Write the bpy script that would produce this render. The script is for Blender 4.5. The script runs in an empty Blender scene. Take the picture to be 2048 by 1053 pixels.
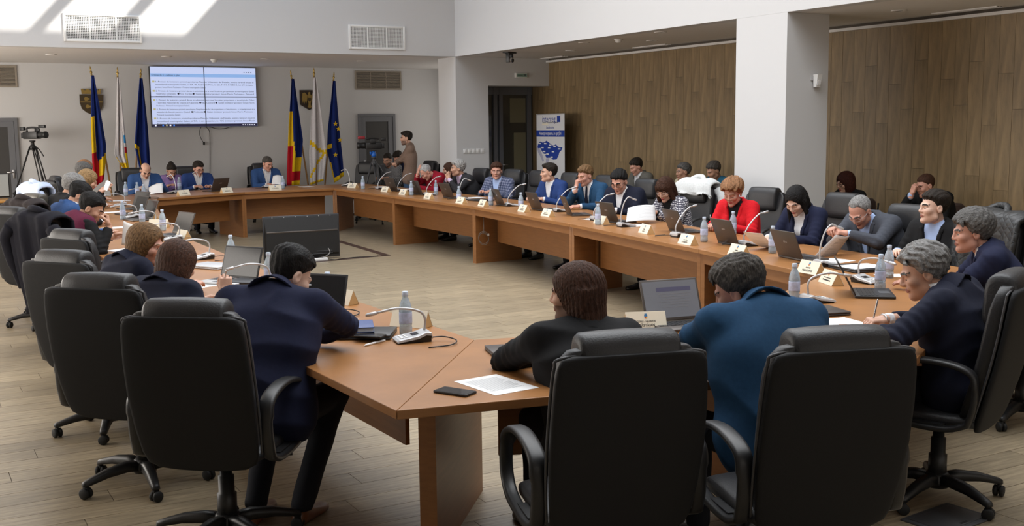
import bpy, bmesh, math, random
import numpy as np
from mathutils import Vector, Matrix

# ------------------------------------------------------------------ camera
FPX, PITCH, ROLL, YAW, CH = 2176.767, 0.125558593, -0.0111584, -0.514216668, 1.78231644
IW, IH = 2048, 1053
def _world_to_cam():
    c, s = math.cos, math.sin
    Rz = np.array([[c(YAW), s(YAW), 0], [-s(YAW), c(YAW), 0], [0, 0, 1]])
    B = np.array([[1, 0, 0], [0, 0, -1], [0, 1, 0.]])
    P = np.array([[1, 0, 0], [0, c(PITCH), -s(PITCH)], [0, s(PITCH), c(PITCH)]])
    Q = np.array([[c(ROLL), -s(ROLL), 0], [s(ROLL), c(ROLL), 0], [0, 0, 1]])
    return Q @ P @ B @ Rz
W2C = _world_to_cam()
scene = bpy.context.scene
C = scene.collection
cam_data = bpy.data.cameras.new('camera')
cam_data.sensor_width = 36.0
cam_data.lens = FPX / IW * 36.0
cam_data.clip_end = 200
cam = bpy.data.objects.new('camera', cam_data)
C.objects.link(cam)
ax = W2C
cam.matrix_world = Matrix((
    (ax[0][0], -ax[1][0], -ax[2][0], 0), (ax[0][1], -ax[1][1], -ax[2][1], 0),
    (ax[0][2], -ax[1][2], -ax[2][2], CH), (0, 0, 0, 1)))
scene.camera = cam

# ------------------------------------------------------------------ light
scene.view_settings.view_transform = 'Standard'
scene.view_settings.look = 'None'
scene.view_settings.gamma = 1.0
scene.view_settings.use_curve_mapping = False
scene.view_settings.exposure = 0.12
scene.cycles.max_bounces = 6
scene.cycles.diffuse_bounces = 4
scene.cycles.glossy_bounces = 3
scene.cycles.transmission_bounces = 5
scene.cycles.caustics_reflective = False
scene.cycles.caustics_refractive = False
world = bpy.data.worlds.new('sky')
scene.world = world
world.use_nodes = True
wn = world.node_tree.nodes['Background']
wn.inputs[0].default_value = (0.62, 0.78, 1.0, 1)
wn.inputs[1].default_value = 2.0
sd = bpy.data.lights.new('sun', 'SUN')
sd.energy = 9.0
sd.angle = math.radians(1.2)
sd.color = (1.0, 0.95, 0.86)
sun = bpy.data.objects.new('sun', sd)
C.objects.link(sun)
sun.rotation_euler = Vector((-0.70, 0.63, -0.76)).to_track_quat('-Z', 'Y').to_euler()
sun.location = (12, 6, 12)
ad = bpy.data.lights.new('skylight_daylight', 'AREA')
ad.shape = 'RECTANGLE'
ad.size, ad.size_y = 6.4, 11.6
ad.energy = 700
ad.spread = math.radians(150)
ad.color = (0.93, 0.965, 1.0)
al = bpy.data.objects.new('skylight_daylight', ad)
C.objects.link(al)
al.location = (4.5, 8.0, 5.9)

# ------------------------------------------------------------------ helpers
FWD_C = W2C[2]
def ray(u, v):
    d = W2C.T @ np.array([(u - IW / 2) / FPX, (v - IH / 2) / FPX, 1.0])
    return d
def tz(u, v, z):
    d = ray(u, v); t = (z - CH) / d[2]
    return Vector((d[0] * t, d[1] * t, z))
def ty(u, v, Y):
    d = ray(u, v); t = Y / d[1]
    return Vector((d[0] * t, Y, CH + d[2] * t))
def tx(u, v, X):
    d = ray(u, v); t = X / d[0]
    return Vector((X, d[1] * t, CH + d[2] * t))
def td(u, v, t):
    d = ray(u, v) * t
    return Vector((d[0], d[1], CH + d[2]))

MATS = {}
def mat(name, col=(0.5, 0.5, 0.5), rough=0.5, metal=0.0, bump=0.0, bscale=60.0, var=0.0, vscale=8.0,
        emit=None, spec=0.5, trans=0.0, stretch=None, sheen=0.0, objvar=0.0, alpha=1.0, ior=None, coat=0.0):
    if name in MATS: return MATS[name]
    m = bpy.data.materials.new(name); m.use_nodes = True
    nt = m.node_tree; b = nt.nodes['Principled BSDF']
    b.inputs['Base Color'].default_value = (*col, 1)
    b.inputs['Roughness'].default_value = rough
    b.inputs['Metallic'].default_value = metal
    b.inputs['Specular IOR Level'].default_value = spec
    if ior: b.inputs['IOR'].default_value = ior
    if trans: b.inputs['Transmission Weight'].default_value = trans
    if sheen:
        b.inputs['Sheen Weight'].default_value = sheen
        b.inputs['Sheen Roughness'].default_value = 0.6
    if coat: b.inputs['Coat Weight'].default_value = coat
    if alpha < 1: b.inputs['Alpha'].default_value = alpha
    tc = nt.nodes.new('ShaderNodeTexCoord'); src = tc.outputs['Object']
    if stretch:
        mp = nt.nodes.new('ShaderNodeMapping'); mp.inputs['Scale'].default_value = stretch
        nt.links.new(src, mp.inputs['Vector']); src = mp.outputs['Vector']
    last = None
    if var:
        n = nt.nodes.new('ShaderNodeTexNoise'); n.inputs['Scale'].default_value = vscale
        n.inputs['Detail'].default_value = 6; n.inputs['Roughness'].default_value = 0.62
        nt.links.new(src, n.inputs['Vector'])
        r = nt.nodes.new('ShaderNodeValToRGB')
        r.color_ramp.elements[0].position = 0.3; r.color_ramp.elements[1].position = 0.72
        r.color_ramp.elements[0].color = (*[c * (1 - var) for c in col], 1)
        r.color_ramp.elements[1].color = (*[min(1, c * (1 + var * 0.7)) for c in col], 1)
        nt.links.new(n.outputs['Fac'], r.inputs['Fac']); last = r.outputs['Color']
    if objvar:
        oi = nt.nodes.new('ShaderNodeObjectInfo')
        mr = nt.nodes.new('ShaderNodeMapRange')
        mr.inputs['To Min'].default_value = 1 - objvar; mr.inputs['To Max'].default_value = 1 + objvar
        nt.links.new(oi.outputs['Random'], mr.inputs['Value'])
        mx = nt.nodes.new('ShaderNodeVectorMath'); mx.operation = 'SCALE'
        if last: nt.links.new(last, mx.inputs[0])
        else: mx.inputs[0].default_value = col
        nt.links.new(mr.outputs['Result'], mx.inputs['Scale']); last = mx.outputs['Vector']
    if last: nt.links.new(last, b.inputs['Base Color'])
    if bump:
        n2 = nt.nodes.new('ShaderNodeTexNoise'); n2.inputs['Scale'].default_value = bscale
        n2.inputs['Detail'].default_value = 4
        nt.links.new(src, n2.inputs['Vector'])
        bp = nt.nodes.new('ShaderNodeBump'); bp.inputs['Strength'].default_value = bump
        bp.inputs['Distance'].default_value = 0.01
        nt.links.new(n2.outputs['Fac'], bp.inputs['Height'])
        nt.links.new(bp.outputs['Normal'], b.inputs['Normal'])
    if emit:
        b.inputs['Emission Color'].default_value = (*emit[0], 1)
        b.inputs['Emission Strength'].default_value = emit[1]
    MATS[name] = m
    return m

def srgb(r, g, b):
    f = lambda c: (c / 255 / 12.92) if c / 255 <= 0.04045 else ((c / 255 + 0.055) / 1.055) ** 2.4
    return (f(r), f(g), f(b))

def setp(o, label=None, cat=None, group=None, kind=None):
    if label: o['label'] = label
    if cat: o['category'] = cat
    if group: o['group'] = group
    if kind: o['kind'] = kind
    return o
def empty(name, loc=(0, 0, 0), rz=0.0, label=None, cat=None, group=None):
    o = bpy.data.objects.new(name, None); C.objects.link(o)
    o.location = loc; o.rotation_euler = (0, 0, rz); o.empty_display_size = 0.1
    return setp(o, label, cat, group)
def link(name, me, parent=None, loc=None, rot=None):
    o = bpy.data.objects.new(name, me); C.objects.link(o)
    if parent is not None: o.parent = parent
    if loc is not None: o.location = loc
    if rot is not None: o.rotation_euler = rot
    return o

class MB:
    def __init__(s): s.v = []; s.f = []; s.m = []; s.sm = []
    def add(s, vs, fs, mi=0, smooth=False):
        k = len(s.v); s.v += [tuple(p) for p in vs]
        for f in fs: s.f.append(tuple(i + k for i in f)); s.m.append(mi); s.sm.append(smooth)
        return s
    def box(s, c, d, mi=0, R=None):
        x, y, z = d[0] / 2, d[1] / 2, d[2] / 2
        p = [Vector((i * x, j * y, k * z)) for i in (-1, 1) for j in (-1, 1) for k in (-1, 1)]
        c = Vector(c); p = [(R @ q if R else q) + c for q in p]
        return s.add(p, [(0, 1, 3, 2), (4, 6, 7, 5), (0, 4, 5, 1), (2, 3, 7, 6), (0, 2, 6, 4), (1, 5, 7, 3)], mi)
    def cbox(s, c, d, ch=0.005, mi=0, R=None, seg=2, smooth=True):
        bm = bmesh.new(); bmesh.ops.create_cube(bm, size=1.0)
        for v in bm.verts: v.co = Vector((v.co.x * d[0], v.co.y * d[1], v.co.z * d[2]))
        bmesh.ops.bevel(bm, geom=bm.edges[:], offset=ch, segments=seg, profile=0.5, affect='EDGES')
        c = Vector(c); bm.verts.index_update()
        s.add([(R @ v.co if R else v.co) + c for v in bm.verts], [[v.index for v in f.verts] for f in bm.faces], mi, smooth)
        bm.free(); return s
    def prism(s, poly, z0, z1, mi=0):
        n = len(poly)
        a = sum(poly[i][0] * poly[(i + 1) % n][1] - poly[(i + 1) % n][0] * poly[i][1] for i in range(n))
        if a < 0: poly = poly[::-1]
        vs = [(p[0], p[1], z0) for p in poly] + [(p[0], p[1], z1) for p in poly]
        fs = [tuple(range(n - 1, -1, -1)), tuple(range(n, 2 * n))] + [(i, (i + 1) % n, n + (i + 1) % n, n + i) for i in range(n)]
        return s.add(vs, fs, mi)
    def lathe(s, prof, n=16, c=(0, 0, 0), mi=0, R=None, smooth=True):
        c = Vector(c); vs = []; fs = []
        for r, z in prof:
            for i in range(n):
                a = 2 * math.pi * i / n; q = Vector((r * math.cos(a), r * math.sin(a), z))
                vs.append((R @ q if R else q) + c)
        for j in range(len(prof) - 1):
            for i in range(n):
                fs.append((j * n + i, j * n + (i + 1) % n, (j + 1) * n + (i + 1) % n, (j + 1) * n + i))
        if prof[0][0] > 1e-5: fs.append(tuple(range(n - 1, -1, -1)))
        if prof[-1][0] > 1e-5: fs.append(tuple((len(prof) - 1) * n + i for i in range(n)))
        return s.add(vs, fs, mi, smooth)
    def tube(s, path, r, n=8, mi=0, closed=False, smooth=True, flat=1.0):
        P = [Vector(p) for p in path]; L = len(P); vs = []; fs = []
        rr = r if isinstance(r, (list, tuple)) else [r] * L
        up = None
        for i in range(L):
            a = P[i - 1] if (i > 0 or closed) else P[i]; b = P[(i + 1) % L] if (i < L - 1 or closed) else P[i]
            t = (b - a).normalized()
            if up is None:
                up = Vector((0, 0, 1)) if abs(t.z) < 0.9 else Vector((1, 0, 0))
            sx = t.cross(up).normalized(); up = sx.cross(t).normalized()
            for k in range(n):
                q = 2 * math.pi * k / n
                vs.append(P[i] + sx * math.cos(q) * rr[i] * flat + up * math.sin(q) * rr[i])
        for i in range(L if closed else L - 1):
            for k in range(n):
                a = i * n; b = ((i + 1) % L) * n
                fs.append((a + k, a + (k + 1) % n, b + (k + 1) % n, b + k))
        if not closed: fs.append(tuple(range(n - 1, -1, -1))); fs.append(tuple((L - 1) * n + k for k in range(n)))
        return s.add(vs, fs, mi, smooth)
    def loft(s, rings, mi=0, smooth=True, cap=True):
        n = len(rings[0]); vs = [p for r in rings for p in r]; fs = []
        for j in range(len(rings) - 1):
            for i in range(n): fs.append((j * n + i, j * n + (i + 1) % n, (j + 1) * n + (i + 1) % n, (j + 1) * n + i))
        if cap: fs.append(tuple(range(n - 1, -1, -1))); fs.append(tuple((len(rings) - 1) * n + i for i in range(n)))
        return s.add(vs, fs, mi, smooth)
    def mesh(s, name, mats, fix=True):
        me = bpy.data.meshes.new(name); me.from_pydata(s.v, [], s.f)
        for m in (mats if isinstance(mats, (list, tuple)) else [mats]): me.materials.append(m)
        me.polygons.foreach_set('material_index', s.m); me.polygons.foreach_set('use_smooth', s.sm)
        if fix:
            bm = bmesh.new(); bm.from_mesh(me); bmesh.ops.recalc_face_normals(bm, faces=bm.faces[:]); bm.to_mesh(me); bm.free()
        me.update(); return me
    def build(s, name, mats, parent=None, loc=None, rot=None):
        return link(name, s.mesh(name, mats), parent, loc, rot)

def struct(name, mb, mats, parent=None, label=None):
    o = mb.build(name, mats, parent)
    if parent is None: o['kind'] = 'structure'
    if label: o['label'] = label
    return o
def bez(pts, n=12):
    """smooth curve through points (Catmull-Rom)"""
    P = [Vector(p) for p in pts]; P = [P[0] * 2 - P[1]] + P + [P[-1] * 2 - P[-2]]; out = []
    for i in range(1, len(P) - 2):
        for k in range(n):
            t = k / n; a, b, c, d = P[i - 1:i + 3]
            out.append(0.5 * ((2 * b) + (c - a) * t + (2 * a - 5 * b + 4 * c - d) * t * t + (3 * b - a - 3 * c + d) * t ** 3))
    out.append(P[-2]); return out
def dup(root, loc, rz, label=None, group=None, cat=None):
    r = root.copy(); C.objects.link(r); r.location = loc; r.rotation_euler = (0, 0, rz)
    for ch in root.children:
        c = ch.copy(); C.objects.link(c); c.parent = r
        for g in ch.children:
            d = g.copy(); C.objects.link(d); d.parent = c
    return setp(r, label, cat, group)
FONT_CACHE = {}
def text(name, body, size, m, parent, loc, rot, align='CENTER', ext=0.0004, xscale=1.0):
    cu = bpy.data.curves.new(name, 'FONT'); cu.body = body; cu.size = size; cu.align_x = align; cu.align_y = 'CENTER'
    cu.extrude = ext; cu.resolution_u = 2
    t = bpy.data.objects.new(name, cu); C.objects.link(t)
    dg = bpy.context.evaluated_depsgraph_get()
    me = bpy.data.meshes.new_from_object(t.evaluated_get(dg))
    bpy.data.objects.remove(t)
    me.materials.clear(); me.materials.append(m)
    o = link(name, me, parent, loc, rot); o.scale = (xscale, 1, 1)
    return o
# ------------------------------------------------------------------ materials
M_WALL = mat('white_wall_paint', (0.605, 0.605, 0.610), 0.85, bump=0.02, bscale=220)
M_CEIL = mat('ceiling_paint', (0.72, 0.70, 0.685), 0.9)
M_FLOORBASE = mat('floor_joint', (0.10, 0.08, 0.06), 0.8)
M_PLANK = mat('greige_oak_laminate', (0.325, 0.260, 0.172), 0.36, var=0.45, vscale=1.6, stretch=(2.2, 26, 26), bump=0.05, bscale=8, objvar=0.13)
M_WPLANK = mat('brown_oak_wall_panel', (0.250, 0.172, 0.086), 0.5, var=0.34, vscale=1.4, stretch=(9, 9, 1.5), bump=0.06, bscale=8, objvar=0.075)
M_INLAY = mat('dark_inlay', (0.055, 0.030, 0.022), 0.45)
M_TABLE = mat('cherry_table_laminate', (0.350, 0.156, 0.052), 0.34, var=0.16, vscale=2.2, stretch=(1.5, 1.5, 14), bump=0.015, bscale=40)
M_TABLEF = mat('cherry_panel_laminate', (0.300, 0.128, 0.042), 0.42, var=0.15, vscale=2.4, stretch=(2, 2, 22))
M_SEAM = mat('table_seam', (0.05, 0.02, 0.01), 0.7)
M_LEATHER = mat('black_leather', (0.019, 0.019, 0.021), 0.44, bump=0.14, bscale=160, spec=0.5)
M_LEATHERT = mat('taupe_leather', (0.070, 0.062, 0.050), 0.38, bump=0.12, bscale=160, spec=0.5)
M_SHELL = mat('charcoal_chair_fabric', (0.014, 0.014, 0.015), 0.72, bump=0.12, bscale=300, spec=0.25)
M_PIPE = mat('chair_piping', (0.05, 0.05, 0.055), 0.45)
M_PLAST = mat('black_plastic', (0.014, 0.014, 0.015), 0.42)
M_RUBBER = mat('black_rubber', (0.01, 0.01, 0.01), 0.7)
M_CHROME = mat('steel', (0.55, 0.55, 0.56), 0.3, 1.0)
M_SILVER = mat('silver_plastic', (0.50, 0.50, 0.51), 0.38, 0.3)
M_WHITEP = mat('white_plastic', (0.78, 0.78, 0.77), 0.4)
M_DFRAME = mat('grey_door_frame', (0.150, 0.155, 0.170), 0.5)
M_DGREY = mat('dark_grey_door', (0.060, 0.062, 0.068), 0.5)
M_DPANEL = mat('door_panel_charcoal', (0.050, 0.048, 0.047), 0.55)
M_DGLASS = mat('dark_door_glass', (0.060, 0.057, 0.046), 0.08, spec=0.6)
M_OLIVE = mat('yellowish_glass_reflection', (0.21, 0.195, 0.125), 0.35)  # reflection tone put into the colour
M_PAPER = mat('white_paper', (0.80, 0.80, 0.80), 0.7)
M_CREAM = mat('cream_card', (0.76, 0.70, 0.56), 0.55)
M_TAN = mat('tan_card_side', (0.56, 0.36, 0.16), 0.6)
M_INK = mat('black_ink', (0.012, 0.012, 0.012), 0.7)
M_GREYINK = mat('grey_ink', (0.20, 0.20, 0.21), 0.8)
M_LAPT = mat('taupe_laptop_lid', (0.090, 0.076, 0.068), 0.38, 0.45)
M_LAPB = mat('black_laptop', (0.018, 0.018, 0.020), 0.4)
M_SCREENOFF = mat('dark_screen', (0.012, 0.013, 0.016), 0.12)
M_PET = mat('clear_bottle_plastic', (0.80, 0.90, 0.97), 0.08, trans=0.95, ior=1.25)
M_WATER = mat('pale_blue_water_bottle', (0.62, 0.76, 0.90), 0.10, trans=0.55, ior=1.2, bump=.35, bscale=110)
M_BLABEL = mat('blue_bottle_label', (0.50, 0.56, 0.76), 0.5, var=0.3, vscale=30)
M_BLUE = mat('blue_print', (0.012, 0.045, 0.30), 0.5)
M_GOLD = mat('antique_gold', (0.42, 0.29, 0.09), 0.4, 0.7, bump=0.3, bscale=60)
M_BRONZE = mat('dark_bronze', (0.085, 0.060, 0.033), 0.45, 0.5, bump=0.25, bscale=70)
M_VENTB = mat('vent_dark', (0.05, 0.05, 0.05), 0.8)
M_BEIGEV = mat('beige_louver', (0.30, 0.26, 0.21), 0.6)
M_CABLE = mat('black_cable', (0.012, 0.012, 0.012), 0.5)
M_GCABLE = mat('grey_cable', (0.35, 0.34, 0.33), 0.5)
M_FLAGPOLE = mat('flagpole_wood', (0.38, 0.21, 0.08), 0.45, var=0.2, vscale=10)

# ------------------------------------------------------------------ room shell
XW, YB, ZS = 10.66, 21.5, 3.0           # wood wall, back wall, soffit height
XB, YF = 8.73, 17.4                     # atrium right and back faces
XL, YN = 0.2, 1.6                       # atrium left and near faces
ZR = 6.0
XMIN, YMIN = -2.6, -2.6
floor = struct('floor', MB().box(((XMIN + XW) / 2, (YMIN + YB) / 2, -0.06), (XW - XMIN + .6, YB - YMIN + .6, 0.11)), M_FLOORBASE,
               label='greige oak laminate plank floor')
def inframe(P):
    w = W2C @ (np.array(P) - [0, 0, CH])
    if w[2] < 0.5: return None
    return (w[0] / w[2] * FPX + IW / 2, w[1] / w[2] * FPX + IH / 2, w[2])
PLW, PLL = 0.19, 1.29
planks = []
rows = int((YB - YMIN) / PLW) + 1
rnd = random.Random(5)
for j in range(rows):
    y0 = YMIN + j * PLW; off = (j * 0.437 % 1) * PLL; x = XMIN - off
    while x < XW:
        a = max(x, XMIN); b = min(x + PLL, XW)
        if b - a > 0.08:
            q = inframe(((a + b) / 2, y0 + PLW / 2, 0)); area = 0
            if q and -150 < q[0] < IW + 150 and q[1] < IH + 160: area = (b - a) * FPX * PLW * FPX * CH / q[2] ** 3
            planks.append((area, a, b, y0))
        x += PLL
planks.sort(key=lambda t: -t[0])
pmesh = {}
def plank_mesh(L):
    k = round(L, 2)
    if k not in pmesh:
        mb = MB(); g = 0.0016
        mb.box((0, 0, -0.004), (k - 2 * g, PLW - 2 * g, 0.008))
        pmesh[k] = mb.mesh('plank', M_PLANK)
    return pmesh[k]
rest = MB()
for i, (ar, a, b, y0) in enumerate(planks):
    if i < 290 and ar > 0:
        link('plank', plank_mesh(b - a), floor, ((a + b) / 2, y0 + PLW / 2, 0.0))
    else:
        rest.box(((a + b) / 2, y0 + PLW / 2, -0.004), (b - a - .0032, PLW - .0032, 0.008))
o = rest.build('plank_field', M_PLANK, floor); o['kind'] = 'stuff'
# dark inlaid strips in the middle of the floor
P1, P2, P3 = tz(773, 511, 0.001), tz(676, 482, 0.001), tz(600, 527, 0.001)
def strip(a, b, w):
    d = (b - a).normalized(); n = Vector((-d.y, d.x, 0)) * w / 2
    mb = MB(); mb.prism([(a + n)[:2], (b + n)[:2], (b - n)[:2], (a - n)[:2]], 0.0, 0.002); return mb
struct('trim_1', strip(P1, P2, 0.11), M_INLAY, label='dark brown inlaid strip running back across the floor')
struct('trim_2', strip(P3, P1 + (P1 - P3).normalized() * .04, 0.11), M_INLAY, label='dark brown inlaid strip across the floor behind the television')

struct('wall_back', MB().box(((XMIN + XW) / 2, YB + .1, ZS / 2), (XW - XMIN + .4, .2, ZS)), M_WALL, label='white back wall under the soffit')
struct('wall_left', MB().box((XMIN - .1, (YMIN + YB) / 2, ZS / 2), (.2, YB - YMIN + .4, ZS)), M_WALL)
struct('wall_near', MB().box(((XMIN + XW) / 2, YMIN - .1, ZS / 2), (XW - XMIN + .4, .2, ZS)), M_WALL)
wr = struct('wall_right', MB().box((XW + .11, (YMIN + YB) / 2, ZS / 2), (.2, YB - YMIN + .4, ZS)), M_FLOORBASE, label='wall clad in brown oak planks')
wm = {}
cnt = 0; wrest = MB()
ncol = int((18.0 - YMIN) / PLW)
for j in range(ncol):
    y0 = 18.0 - (j + 1) * PLW; z = 0.0; k = 0
    ph = [0.42, 0.95, 0.62, 1.16][j % 4] + 0.03 * (j % 3)
    zs = [0.0, ph, ph + 1.28, 2.93] if ph + 1.28 < 2.8 else [0.0, ph, 2.93]
    for z0, z1 in zip(zs[:-1], zs[1:]):
        if y0 > 6.6:
            key = round(z1 - z0, 3)
            if key not in wm: wm[key] = MB().box((0, 0, 0), (.012, PLW - .003, key - .003)).mesh('panel', M_WPLANK)
            link('panel', wm[key], wr, (XW + .004 + rnd.uniform(-.001, .001), y0 + PLW / 2, (z0 + z1) / 2))
        else: wrest.box((XW + .004, y0 + PLW / 2, (z0 + z1) / 2), (.012, PLW - .003, z1 - z0 - .003))
o = wrest.build('panel_field', M_WPLANK, wr); o['kind'] = 'stuff'
struct('trim_3', MB().box((XW - .03, (YMIN + 17.4) / 2, 2.945), (.07, 17.4 - YMIN, .035)), M_CEIL, label='pale trim strip along the top of the wood wall')
# soffit ring round the atrium
mb = MB()
x0, x1, y0, y1 = XMIN - .2, XW + .2, YMIN - .2, YB + .2
g = .2
mb.box(((x0 + XL - g) / 2, (y0 + y1) / 2, ZS + .1), (XL - g - x0, y1 - y0, .2))
mb.box(((XB + g + x1) / 2, (y0 + y1) / 2, ZS + .1), (x1 - XB - g, y1 - y0, .2))
mb.box(((XL + XB) / 2, (y0 + YN - g) / 2, ZS + .1), (XB - XL + 2 * g, YN - g - y0, .2))
mb.box(((XL + XB) / 2, (YF + g + y1) / 2, ZS + .1), (XB - XL + 2 * g, y1 - YF - g, .2))
struct('ceiling', mb, M_CEIL, label='low soffit ceiling around the tall skylit middle')
zc, zh = (ZS + .2 + ZR) / 2, ZR - ZS - .2
struct('wall_atrium_back', MB().box(((XL + XB) / 2, YF + .1, (ZS + ZR) / 2), (XB - XL + .4, .2, ZR - ZS)), M_WALL, label='tall white wall above the back soffit')
struct('wall_atrium_right', MB().box((XB + .1, (YN + YF) / 2, (ZS + ZR) / 2), (.2, YF - YN, ZR - ZS)), M_WALL, label='white beam wall above the right soffit')
struct('wall_atrium_left', MB().box((XL - .1, (YN + YF) / 2, (ZS + ZR) / 2), (.2, YF - YN, ZR - ZS)), M_WALL)
struct('wall_atrium_near', MB().box(((XL + XB) / 2, YN - .1, (ZS + ZR) / 2), (XB - XL + .4, .2, ZR - ZS)), M_WALL)
# roof with a glazed bay (the sun falls through it on to the tall wall)
SKX, SKY = 6.79, 14.95
mb = MB()
mb.box(((XL - .3 + XB + .3) / 2, (YN - .3 + SKY) / 2, ZR + .1), (XB - XL + .6, SKY - YN + .3, .2))
mb.box(((SKX + XB + .3) / 2, (SKY + YF + .3) / 2, ZR + .1), (XB + .3 - SKX, YF + .3 - SKY, .2))
struct('roof', mb, M_CEIL, label='roof over the tall middle of the room')
mb = MB()
for k in range(1, 6):
    mb.box((SKX - 1.125 * k, (SKY + YF) / 2, ZR + .06), (.15, YF - SKY, .10))
struct('trim_4', mb, M_CEIL, label='skylight glazing bars')
# columns
struct('column_1', MB().box((8.73 + .32, (9.19 + 10.03) / 2, ZS / 2), (.64, .84, ZS - .002)), M_WALL, label='square white column in front of the wood wall')
struct('wall_corner', MB().box((8.73 + .325, 17.75, ZS / 2), (.65, .70, ZS - .002)), M_WALL, label='white corner pier beside the glass doors')
struct('wall_lintel', MB().box(((9.38 + XW) / 2, 17.70, 2.75), (XW - 9.38, .60, .498)), M_WALL, label='white lintel over the glass doors')
struct('wall_nook', MB().box(((9.38 + XW) / 2, 18.16, 1.5), (XW - 9.38, .1, 2.99)), M_WALL)

def screw_door(name, x0, x1, z1, label, hside, y=YB):
    e = empty(name, (0, 0, 0)); e['kind'] = 'structure'; e['label'] = label
    w = x1 - x0; fr = .055
    mb = MB(); mb.box((x0 + fr / 2, y - .02, z1 / 2), (fr, .06, z1)).box((x1 - fr / 2, y - .02, z1 / 2), (fr, .06, z1)).box(((x0 + x1) / 2, y - .02, z1 - fr / 2), (w - 2 * fr, .06, fr))
    mb.build('door_frame', M_DFRAME, e)
    a, b, c = x0 + fr + .005, x1 - fr - .005, z1 - fr - .005; s = .10
    mb = MB(); mb.box((a + s / 2, y - .012, c / 2), (s, .045, c)).box((b - s / 2, y - .012, c / 2), (s, .045, c))
    mb.box(((a + b) / 2, y - .012, c - s / 2), (b - a - 2 * s, .045, s)).box(((a + b) / 2, y - .012, .09), (b - a - 2 * s, .045, .18))
    mb.build('door_leaf', M_DFRAME, e)
    MB().box(((a + b) / 2, y - .008, c / 2), (b - a - 2 * s, .02, c - s)).build('door_panel', M_DPANEL, e)
    hx = b - .05 if hside > 0 else a + .05
    mb = MB(); mb.cbox((hx, y - .045, 1.02), (.035, .012, .16), .004); mb.tube([(hx, y - .05, 1.05), (hx, y - .09, 1.05), (hx - hside * .12, y - .09, 1.05)], .010)
    mb.build('door_handle', M_CHROME, e)
    return e
screw_door('door_1', 1.12, 1.98, 2.02, 'dark grey door at the left end of the back wall', 1)
screw_door('door_2', 8.49, 9.32, 2.06, 'dark grey door behind the standing man', -1)
# glass double door in the recess
e = empty('door_3'); e['kind'] = 'structure'; e['label'] = 'grey framed glass double door beside the wood wall'
y = 18.05
mb = MB()
for x in (9.42, 9.86, 9.98, 10.60): mb.box((x, y, 1.25), (.075, .07, 2.5))
for xa, xb in ((9.38, 9.92), (9.92, 10.66)):
    mb.box(((xa + xb) / 2, y, 2.43), (xb - xa, .06, .14)).box(((xa + xb) / 2, y, .1), (xb - xa, .06, .2))
mb.build('door_frame', M_DFRAME, e)
MB().box((9.63, y + .02, 1.3), (.40, .012, 2.2)).build('pane', M_DGLASS, e)
MB().box((10.29, y + .02, 1.3), (.55, .012, 2.2)).build('pane', M_DGLASS, e)
MB().box((9.53, y + .008, 1.3), (.16, .01, 2.1)).build('glass_reflection', M_OLIVE, e)  # yellowish reflections in the door glass, painted as thin olive panels
MB().box((10.36, y + .008, 2.07), (.34, .01, .46)).build('glass_reflection', M_OLIVE, e)
MB().box((10.40, y + .008, .9), (.26, .01, 1.5)).build('glass_reflection', M_OLIVE, e)
mb = MB()
for x, s in ((9.86, -1), (9.98, 1)): mb.tube([(x, y - .03, 1.05), (x, y - .08, 1.05), (x + s * .11, y - .08, 1.05)], .009)
mb.build('door_handle', M_CHROME, e)

# ------------------------------------------------------------------ vents, fittings on walls and ceiling
def grid_vent(x0, x1, z0, z1, y, label):
    e = empty('air_vent', ((x0 + x1) / 2, y, (z0 + z1) / 2), 0, label, 'vent', 'grid vents on the tall wall')
    w, h = x1 - x0, z1 - z0; f = .035
    MB().box((0, -.004, 0), (w - f, .006, h - f)).build('backing', M_VENTB, e)
    mb = MB()
    mb.cbox((-w / 2 + f / 2, -.012, 0), (f, .024, h), .004).cbox((w / 2 - f / 2, -.012, 0), (f, .024, h), .004)
    mb.cbox((0, -.012, h / 2 - f / 2), (w - 2 * f, .022, f), .004).cbox((0, -.012, -h / 2 + f / 2), (w - 2 * f, .022, f), .004)
    mb.build('frame', M_WHITEP, e)
    for k in (-1, 1): MB().box((k * (w / 6), -.014, 0), (.018, .016, h - 2 * f)).build('divider', M_WHITEP, e)
    n = 44; mb = MB()
    for i in range(n): mb.box((-w / 2 + f + (w - 2 * f) * (i + .5) / n, -.010, 0), (.0075, .008, h - 2 * f))
    m = 15
    for i in range(m): mb.box((0, -.013, -h / 2 + f + (h - 2 * f) * (i + .5) / m), (w - 2 * f, .006, .0075))
    o = mb.build('grille', M_WHITEP, e); o['kind'] = 'stuff'
grid_vent(2.31, 3.42, 3.09, 3.50, YF, 'white gridded air vent in the sunlit part of the tall wall')
grid_vent(6.75, 7.77, 3.085, 3.485, YF, 'white gridded air vent on the shaded part of the tall wall')
def louver(x0, x1, z0, z1, y, label):
    e = empty('louvered_vent', ((x0 + x1) / 2, y, (z0 + z1) / 2), 0, label, 'vent', 'beige louvers on the back wall')
    w, h = x1 - x0, z1 - z0; f = .03
    MB().box((0, -.004, 0), (w - f, .006, h - f)).build('backing', M_VENTB, e)
    mb = MB(); mb.box((-w / 2 + f / 2, -.012, 0), (f, .024, h)).box((w / 2 - f / 2, -.012, 0), (f, .024, h)).box((0, -.012, h / 2 - f / 2), (w - 2 * f, .022, f)).box((0, -.012, -h / 2 + f / 2), (w - 2 * f, .022, f))
    mb.build('frame', M_BEIGEV, e)
    for k in (-1, 1): MB().box((k * (w / 6), -.012, 0), (.014, .016, h - 2 * f)).build('divider', M_BEIGEV, e)
    me = MB().box((0, 0, 0), (w - 2 * f, .014, .012)).mesh('slat', M_BEIGEV)
    for i in range(14): link('slat', me, e, (0, -.011, -h / 2 + f + (h - 2 * f) * (i + .5) / 14), (.6, 0, 0))
louver(8.45, 9.49, 2.56, 2.95, YB, 'beige louvered vent above the door behind the standing man')
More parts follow.
